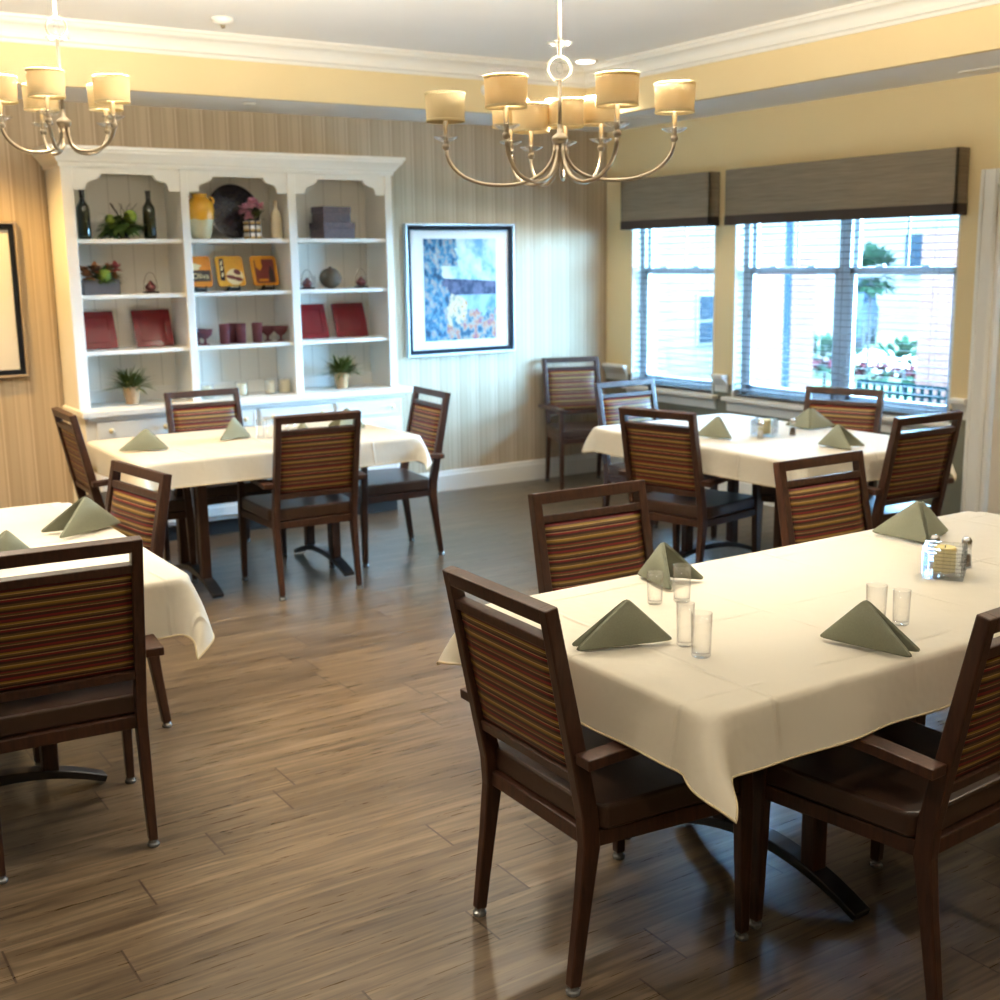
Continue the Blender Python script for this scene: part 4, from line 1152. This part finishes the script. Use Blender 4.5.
# ------------------------------------------------------------------ chandeliers
LIGHTS = []
def chandelier(label, x, y, zh, arms, ringz, bob, dead=None):
    if dead is not None: dead = arms[dead][:2]      # this lamp is off
    t = thing('chandelier', label, 'chandelier', (x, y, zh))
    top = ZU - zh
    b = MB(); b.lathe([(.0, -.028), (.008, -.024), (.012, -.014), (.022, -.008), (.026, 0), (.026, .010), (.016, .018), (.009, .024), (.007, .05)], 20); b.build('hub', M['nickel'], t, smooth=True)
    b = MB(); b.tube([(0, 0, .02), (0, 0, ringz - .036)], .0065, 10); b.tube([(0, 0, ringz + .036), (0, 0, top - .02)], .0065, 10); b.build('rod', M['nickel'], t, smooth=True)
    b = MB(); b.tube([(.036 * math.cos(a), 0, ringz + .036 * math.sin(a)) for a in [2 * PI * k / 28 for k in range(28)]], .0042, 8, closed=True)
    o = b.build('ring', M['nickel'], t, smooth=True); o.rotation_euler = (0, 0, -yaw)
    b = MB(); b.lathe([(0, bob - .004), (.02, bob - .002), (.042, bob + .008), (.041, bob + .010), (.02, bob + .002), (0, bob + .002)], 20); b.build('crystal_dish', M['glassthick'], t, smooth=True)
    b = MB(); b.sphere((0, 0, ringz), .012, 10, (1, 1, 1.6)); b.build('crystal_drop', M['glassthick'], t)
    b = MB(); b.lathe([(0, top - .001), (.06, top - .001), (.055, top - .018), (.02, top - .03), (0, top - .03)], 24); b.build('canopy', M['nickel'], t, smooth=True)
    for az, rad, dz in arms:
        d_ = Vector((math.cos(az), math.sin(az), 0)); zc = dz - .02
        def P(r, z): return (d_.x * r, d_.y * r, z)
        b = MB()
        low = zc - .116 * min(1, .25 + .75 * rad / .345)
        def bez(q, n=9, first=0):
            return [tuple((1 - f) ** 3 * q[0][i] + 3 * f * (1 - f) ** 2 * q[1][i] + 3 * f * f * (1 - f) * q[2][i] + f ** 3 * q[3][i] for i in (0, 1)) for f in [k / n for k in range(first, n + 1)]]
        pts = bez([(.014, -.012), (.016, -.09), (.22 * rad, low), (.5 * rad, low)]) + bez([(.5 * rad, low), (.80 * rad, low), (rad, low + .05), (rad, zc + .004)], 9, 1)
        pts = [P(r_, z_) for r_, z_ in pts]
        b.tube(pts, .0062, 9); arm = b.build('arm', M['nickel'], t, smooth=True)
        b = MB(); b.sphere(P(rad, zc + .008), .0125, 12); b.lathe([(.008, 0), (.0075, .07), (.0, .07)], 12, P(rad, zc + .018)); b.build('candle_sleeve', M['nickel'], arm, smooth=True)
        b = MB(); b.lathe([(0, 0), (.02, .003), (.040, .014), (.039, .017), (.018, .006), (0, .006)], 18, P(rad, zc + .022)); b.build('crystal_bobeche', M['glassthick'], arm, smooth=True)
        zs = zc + .084
        b = MB(); b.lathe([(.061, .002), (.064, .09), (.0625, .09), (.0595, .002), (.061, .002)], 28, P(rad, zs)); sh = b.build('lamp_shade', M['shade'], t, smooth=False)
        for p in sh.data.polygons: p.use_smooth = True
        for zz, rr in ((0, .0612), (.082, .0640)):
            b = MB(); b.lathe([(rr, 0), (rr + .0012, .001), (rr + .0014, .008), (rr, .009)], 28, P(rad, zs + zz)); b.build('shade_trim', M['shadetrim'], sh, smooth=True)
        b = MB(); b.sphere(P(rad, zs + .045), .015, 10, (1, 1, 1.3)); b.build('bulb', M['bulb'] if (az, rad) != dead else M['ivory'], arm, smooth=True)
        if (az, rad) != dead: LIGHTS.append((x + d_.x * rad, y + d_.y * rad, zh + zs + .086))
    return t
def ring6(x, y, degs):     # 0 = towards the camera side of the room, growing to the right
    a0 = math.atan2(CAM.y - y, CAM.x - x)
    return [(a0 + R(a), r, dz) for a, r, dz in degs]
chandelier('large eight-shade chandelier hanging in the middle of the room', -3.667, -4.435, 2.052,
           ring6(-3.667, -4.435, [(-27, .345, 0), (29, .345, 0), (88, .36, .01), (157, .36, .015), (-152, .36, 0.01), (-93, .365, .0), (176, .25, 0.0), (-158, .26, -.015)]), .218, .285, 5)
chandelier('small five-shade chandelier at the left picture edge', -4.836, -3.0, 2.187,
           ring6(-4.836, -3.0, [(-14, .2, .0), (58, .2, .0), (130, .2, 0), (202, .2, 0), (274, .21, 0)]), .33, .285)

def point(x, y, z, e, c, r=.02):
    l = bpy.data.lights.new('bulb_light', 'POINT'); l.energy = e; l.color = c; l.shadow_soft_size = r
    o = bpy.data.objects.new('bulb_light', l); COL.objects.link(o); o.location = (x, y, z)
WARM = (1, .88, .68)
for p in LIGHTS: point(*p, 36, WARM, .012)

# one recessed lens is in view, the other DL spots are added unseen fill
def down_spot(x, y, z, e, ang=120, c=(1, .88, .68)):
    l = bpy.data.lights.new('down_spot', 'SPOT'); l.energy = e; l.color = c; l.spot_size = R(ang); l.spot_blend = .6; l.shadow_soft_size = .06
    o = bpy.data.objects.new('down_spot', l); COL.objects.link(o); o.location = (x, y, z - .012)
t = thing('recessed_light', 'round lit recessed light in the raised ceiling behind the main chandelier', 'ceiling light', (-.92, -.94, ZU - .012))
b = MB(); b.lathe([(.062, .002), (.085, 0), (.085, .0115), (.062, .0115)], 28); b.build('trim_ring', M['trim'], t, smooth=True)
b = MB(); b.lathe([(0, .004), (.061, .004), (.061, .009), (0, .009)], 28); b.build('lens', M['down_spot'], t)
DL = [(-.92, -.94, ZU, 60), (-.35, -4.6, ZL, 50), (-3.4, -7.4, ZU, 60), (-5.6, -6.6, ZU, 65), (-5.2, -2.0, ZU, 150), (-2.6, -2.6, ZU, 120), (-7.0, -4.2, ZU, 150), (-1.6, -5.2, ZU, 70), (-5.0, -8.8, ZU, 75), (-7.3, -7.6, ZU, 50)]
for x, y, z, e in DL: down_spot(x, y, z - .015, e)
for x in (-4.95, -6.4): down_spot(x, -.55, ZL - .015, 110, 130, (1, .60, .18))     # warm wall washers along the left of the back wall

# small ceiling fittings
t = thing('smoke_detector', 'small round smoke detector on the raised ceiling at upper left', 'detector', (-3.50, -1.15, ZU))
b = MB(); b.lathe([(0, -.001), (.06, -.001), (.055, -.02), (.03, -.034), (0, -.036)], 24); b.build('body', M['trim'], t, smooth=True)
b = MB(); b.lathe([(0, -.055), (.010, -.052), (.014, -.036), (0, -.034)], 12); b.build('sensor', M['nickel'], t, smooth=True)
t = thing('sprinkler', 'small white sprinkler rosette on the soffit above the cabinet', 'sprinkler', (-3.07, -.40, ZL))
b = MB(); b.lathe([(0, -.0002), (.042, -.0002), (.036, -.008), (0, -.010)], 24); b.build('plate', M['trim'], t, smooth=True)
t = thing('wall_sprinkler', 'small white sprinkler on the yellow fascia left of the chandelier shades', 'sprinkler', (-1.523, TY, 2.78))
b = MB(); b.lathe([(0, .001), (.035, .001), (.03, .010), (.01, .014), (.008, .03), (0, .032)], 20); b.xf(b.bm.verts[:], Matrix.Rotation(R(90), 4, 'X')); b.build('rosette', M['trim'], t, smooth=True)
def vent(label, x, y, lx, ly):
    t = thing('ceiling_vent', label, 'vent', (x, y, ZL), 0, 'ceiling vents')
    b = MB(); f = .02
    b.box((-lx, -ly, -.006), (lx, -ly + f, -.0005)); b.box((-lx, ly - f, -.006), (lx, ly, -.0005)); b.box((-lx, -ly + f, -.006), (-lx + f, ly - f, -.0005)); b.box((lx - f, -ly + f, -.006), (lx, ly - f, -.0005)); b.build('frame', M['trim'], t, bevel=.001)
    b = MB(); b.box((-lx + f, -ly + f, -.002), (lx - f, ly - f, -.0005)); b.build('duct', M['black'], t)
    b = MB(); n = 5
    for k in range(n):
        xx = -lx + f + (2 * lx - 2 * f) * (k + .5) / n; v = b.box((xx - .008, -ly + f, -.007), (xx + .008, ly - f, -.006))
    b.build('louver', M['trim'], t)
vent('slotted vent in the soffit above the wide window at the right edge', -.16, -3.62, .06, .30); vent('slotted vent in the soffit corner behind the chandelier', -.44, -.82, .06, .15)

# ------------------------------------------------------------------ outdoors
b = MB(); b.box((.16, -30, -.30), (5.2, 40, -.15)); struct(b.build('ground_patio', M['concrete']))
b = MB(); b.box((5.2, -30, -.32), (60, 60, -.17)); struct(b.build('ground_lawn', M['lawn']))
b = MB(); b.box((9.5, -30, -.17), (13.5, 60, -.16)); struct(b.build('ground_drive', M['concrete']))
# bench with perforated back by the wide window
t = thing('garden_bench', 'teal metal garden bench with a perforated back outside the wide window', 'bench', (1.15, -2.5, -.15), R(90))
b = MB()
L, z0, z1 = .75, .69, .94
nx_, nz_ = 22, 4
for i in range(nx_ + 1):
    xx = -L + 2 * L * i / nx_; b.box((xx - .014, .20, z0), (xx + .014, .206, z1))
for j in range(nz_ + 1):
    zz = z0 + (z1 - z0) * j / nz_; b.box((-L, .199, zz - .013), (L, .207, zz + .013))
b.build('perforated_back', M['tealmetal'], t)
b = MB(); b.box((-L, -.22, .42), (L, .2, .435)); b.build('seat', M['tealmetal'], t)
for sx in (-1, 1):
    for yy, zt_ in ((-.2, .43), (.205, .95)):
        b = MB(); b.tube([(sx * L, yy, 0), (sx * L, yy, zt_)], .02, 10); b.build('leg', M['tealmetal'], t, smooth=True)
def block(name, label, cat, a, c, m, group=None):
    b = MB(); b.box(a, c); return tag(b.build(name, m, None, bevel=.01), label, cat, group)
block('porch_post', 'slim blue-grey porch post outside the left half of the wide window', 'post', (3.97, 1.86, -.15), (4.035, 1.925, 3.2), M['postgrey'])
block('brick_pier', 'pink brick pier left of the porch post outside', 'pier', (4.3, 2.22, -.15), (4.8, 2.75, 1.66), M['brick'], 'brick piers')
block('brick_pier', 'pink brick pier at the right edge of the wide window view', 'pier', (6.0, 1.25, -.15), (6.5, 1.72, 1.95), M['brick'], 'brick piers')
# white siding wing outside the narrow window
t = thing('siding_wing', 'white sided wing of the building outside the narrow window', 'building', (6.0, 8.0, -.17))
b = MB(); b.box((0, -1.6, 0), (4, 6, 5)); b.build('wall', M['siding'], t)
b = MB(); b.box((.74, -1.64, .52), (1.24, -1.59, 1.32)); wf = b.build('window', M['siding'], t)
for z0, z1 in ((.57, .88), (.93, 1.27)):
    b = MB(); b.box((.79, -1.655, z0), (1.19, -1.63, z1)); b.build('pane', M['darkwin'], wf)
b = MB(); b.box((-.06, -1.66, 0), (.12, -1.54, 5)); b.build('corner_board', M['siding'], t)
t = thing('far_house', 'pale house with grey roof beyond the lawn outside', 'building', (18, 10.5, -.17))
b = MB(); b.box((0, -4.2, 0), (6, 6.5, 4.2)); b.build('wall', M['siding'], t)
b = MB(); b.prism([(-4.6, 4.1), (1.2, 7.0), (6.9, 4.1)], 'x', -.5, 6.5); b.build('roof', M['roof'], t)
for yy, zz in ((-2.6, 1.3), (.2, 1.3), (3.0, 1.3)):
    b = MB(); b.box((-.05, yy, zz), (.02, yy + .9, zz + 1.1)); w_ = b.build('window', M['siding'], t)
    b = MB(); b.box((-.07, yy + .08, zz + .08), (-.045, yy + .82, zz + 1.02)); b.build('pane', M['darkwin'], w_)
def shrub(name, label, cat, x, y, z, r, h, n, group=None, trunk=0):
    t = thing(name, label, cat, (x, y, z), 0, group)
    b = MB()
    for _ in range(n):
        a = random.uniform(0, 2 * PI); e = random.uniform(-.5, 1); q = math.sqrt(1 - e * e)
        d = Vector((math.cos(a) * q, math.sin(a) * q, e)); k = random.uniform(.55, 1)
        b.leaf((d.x * r * k, d.y * r * k, trunk + h * .5 + d.z * h * .5 * k), d, r * .30, r * .22, .1)
    b.build('foliage', M['outleaf'], t)
    b = MB(); b.tube([(0, 0, 0), (0, 0, trunk + h * .5)], .025, 8); b.build('stem', M['rubber'], t)
shrub('garden_tree', 'green leafy tree beyond the right half of the wide window', 'tree', 8.0, 4.12, -.17, .36, .85, 700, None, 1.12)
for k, (x, y, l) in enumerate(((7.5, 5.6, 'low green shrub outside near the parked car'), (7.2, 4.2, 'low green shrub outside below the leafy tree'), (7.4, 3.0, 'low green shrub outside by the right brick pier'))):
    shrub('garden_shrub', l, 'shrub', x, y, -.17, .5, .7, 160, 'garden shrubs')
b = MB()
for _ in range(700):
    x, y = random.uniform(8.2, 9.0), random.uniform(2.4, 6.0); d = Vector((random.uniform(-1, 1), random.uniform(-1, 1), random.uniform(.3, 1)))
    b.leaf((x, y, -.17 + random.uniform(.05, .22)), d, .13, .09, .2)
o = tag(b.build('flower_bed', M['redflower']), 'red flowering bed across the lawn outside the wide window', 'flowers'); o['kind'] = 'stuff'
t = thing('parked_car', 'blue-grey car parked outside seen through the wide window', 'car', (13.2, 9.6, -.16), R(35))
b = MB(); b.prism([(-2.1, .3), (2.1, .3), (2.15, .75), (1.5, .9), (.9, 1.4), (-1.0, 1.4), (-1.7, .95), (-2.15, .85)], 'y', -.85, .85); b.build('body', M['carpaint'], t, bevel=.06, seg=3)
for sx in (-1.3, 1.3):
    for s in (-.78, .78):
        b = MB(); b.lathe([(0, -.1), (.32, -.1), (.33, -.05), (.33, .05), (.32, .1), (0, .1)], 20); b.xf(b.bm.verts[:], Matrix.Translation((sx, s, .33)) @ Matrix.Rotation(R(90), 4, 'X')); b.build('wheel', M['rubber'], t)
b = MB(); b.prism([(-1.45, .95), (1.2, .95), (.82, 1.33), (-.92, 1.33)], 'y', -.86, .86); b.build('side_window', M['darkwin'], t)

# ------------------------------------------------------------------ daylight and world
w = bpy.data.worlds.new('world'); sc.world = w; w.use_nodes = True
n = w.node_tree.nodes; bg = n['Background']; bg.inputs[0].default_value = (.32, .64, 1.0, 1); bg.inputs[1].default_value = 105.0
sl = bpy.data.lights.new('sun', 'SUN'); sl.energy = 15; sl.color = (1, .96, .9); sl.angle = R(1)
so = bpy.data.objects.new('sun', sl); COL.objects.link(so)
dv = Vector((.62, .35, -.70)); so.rotation_euler = dv.to_track_quat('-Z', 'Y').to_euler()
for y0, y1 in (W1, W2):      # sky portals in the window openings guide sampling only
    l = bpy.data.lights.new('window_portal', 'AREA'); l.shape = 'RECTANGLE'; l.size = y1 - y0; l.size_y = ZT - ZS; l.cycles.is_portal = True
    o = bpy.data.objects.new('window_portal', l); COL.objects.link(o); o.location = (.20, (y0 + y1) / 2, (ZS + ZT) / 2)
    o.rotation_euler = Vector((-1, 0, 0)).to_track_quat('-Z', 'Y').to_euler()

# ------------------------------------------------------------------ view
sc.view_settings.view_transform = 'Standard'; sc.view_settings.look = 'None'
sc.view_settings.gamma = 1; sc.view_settings.use_curve_mapping = False
sc.view_settings.exposure = 0.5
cy_s = sc.cycles
cy_s.use_denoising = True; cy_s.max_bounces = 9; cy_s.diffuse_bounces = 5; cy_s.glossy_bounces = 4
cy_s.transparent_max_bounces = 24; cy_s.transmission_bounces = 6; cy_s.sample_clamp_indirect = 6; cy_s.caustics_reflective = False; cy_s.caustics_refractive = False
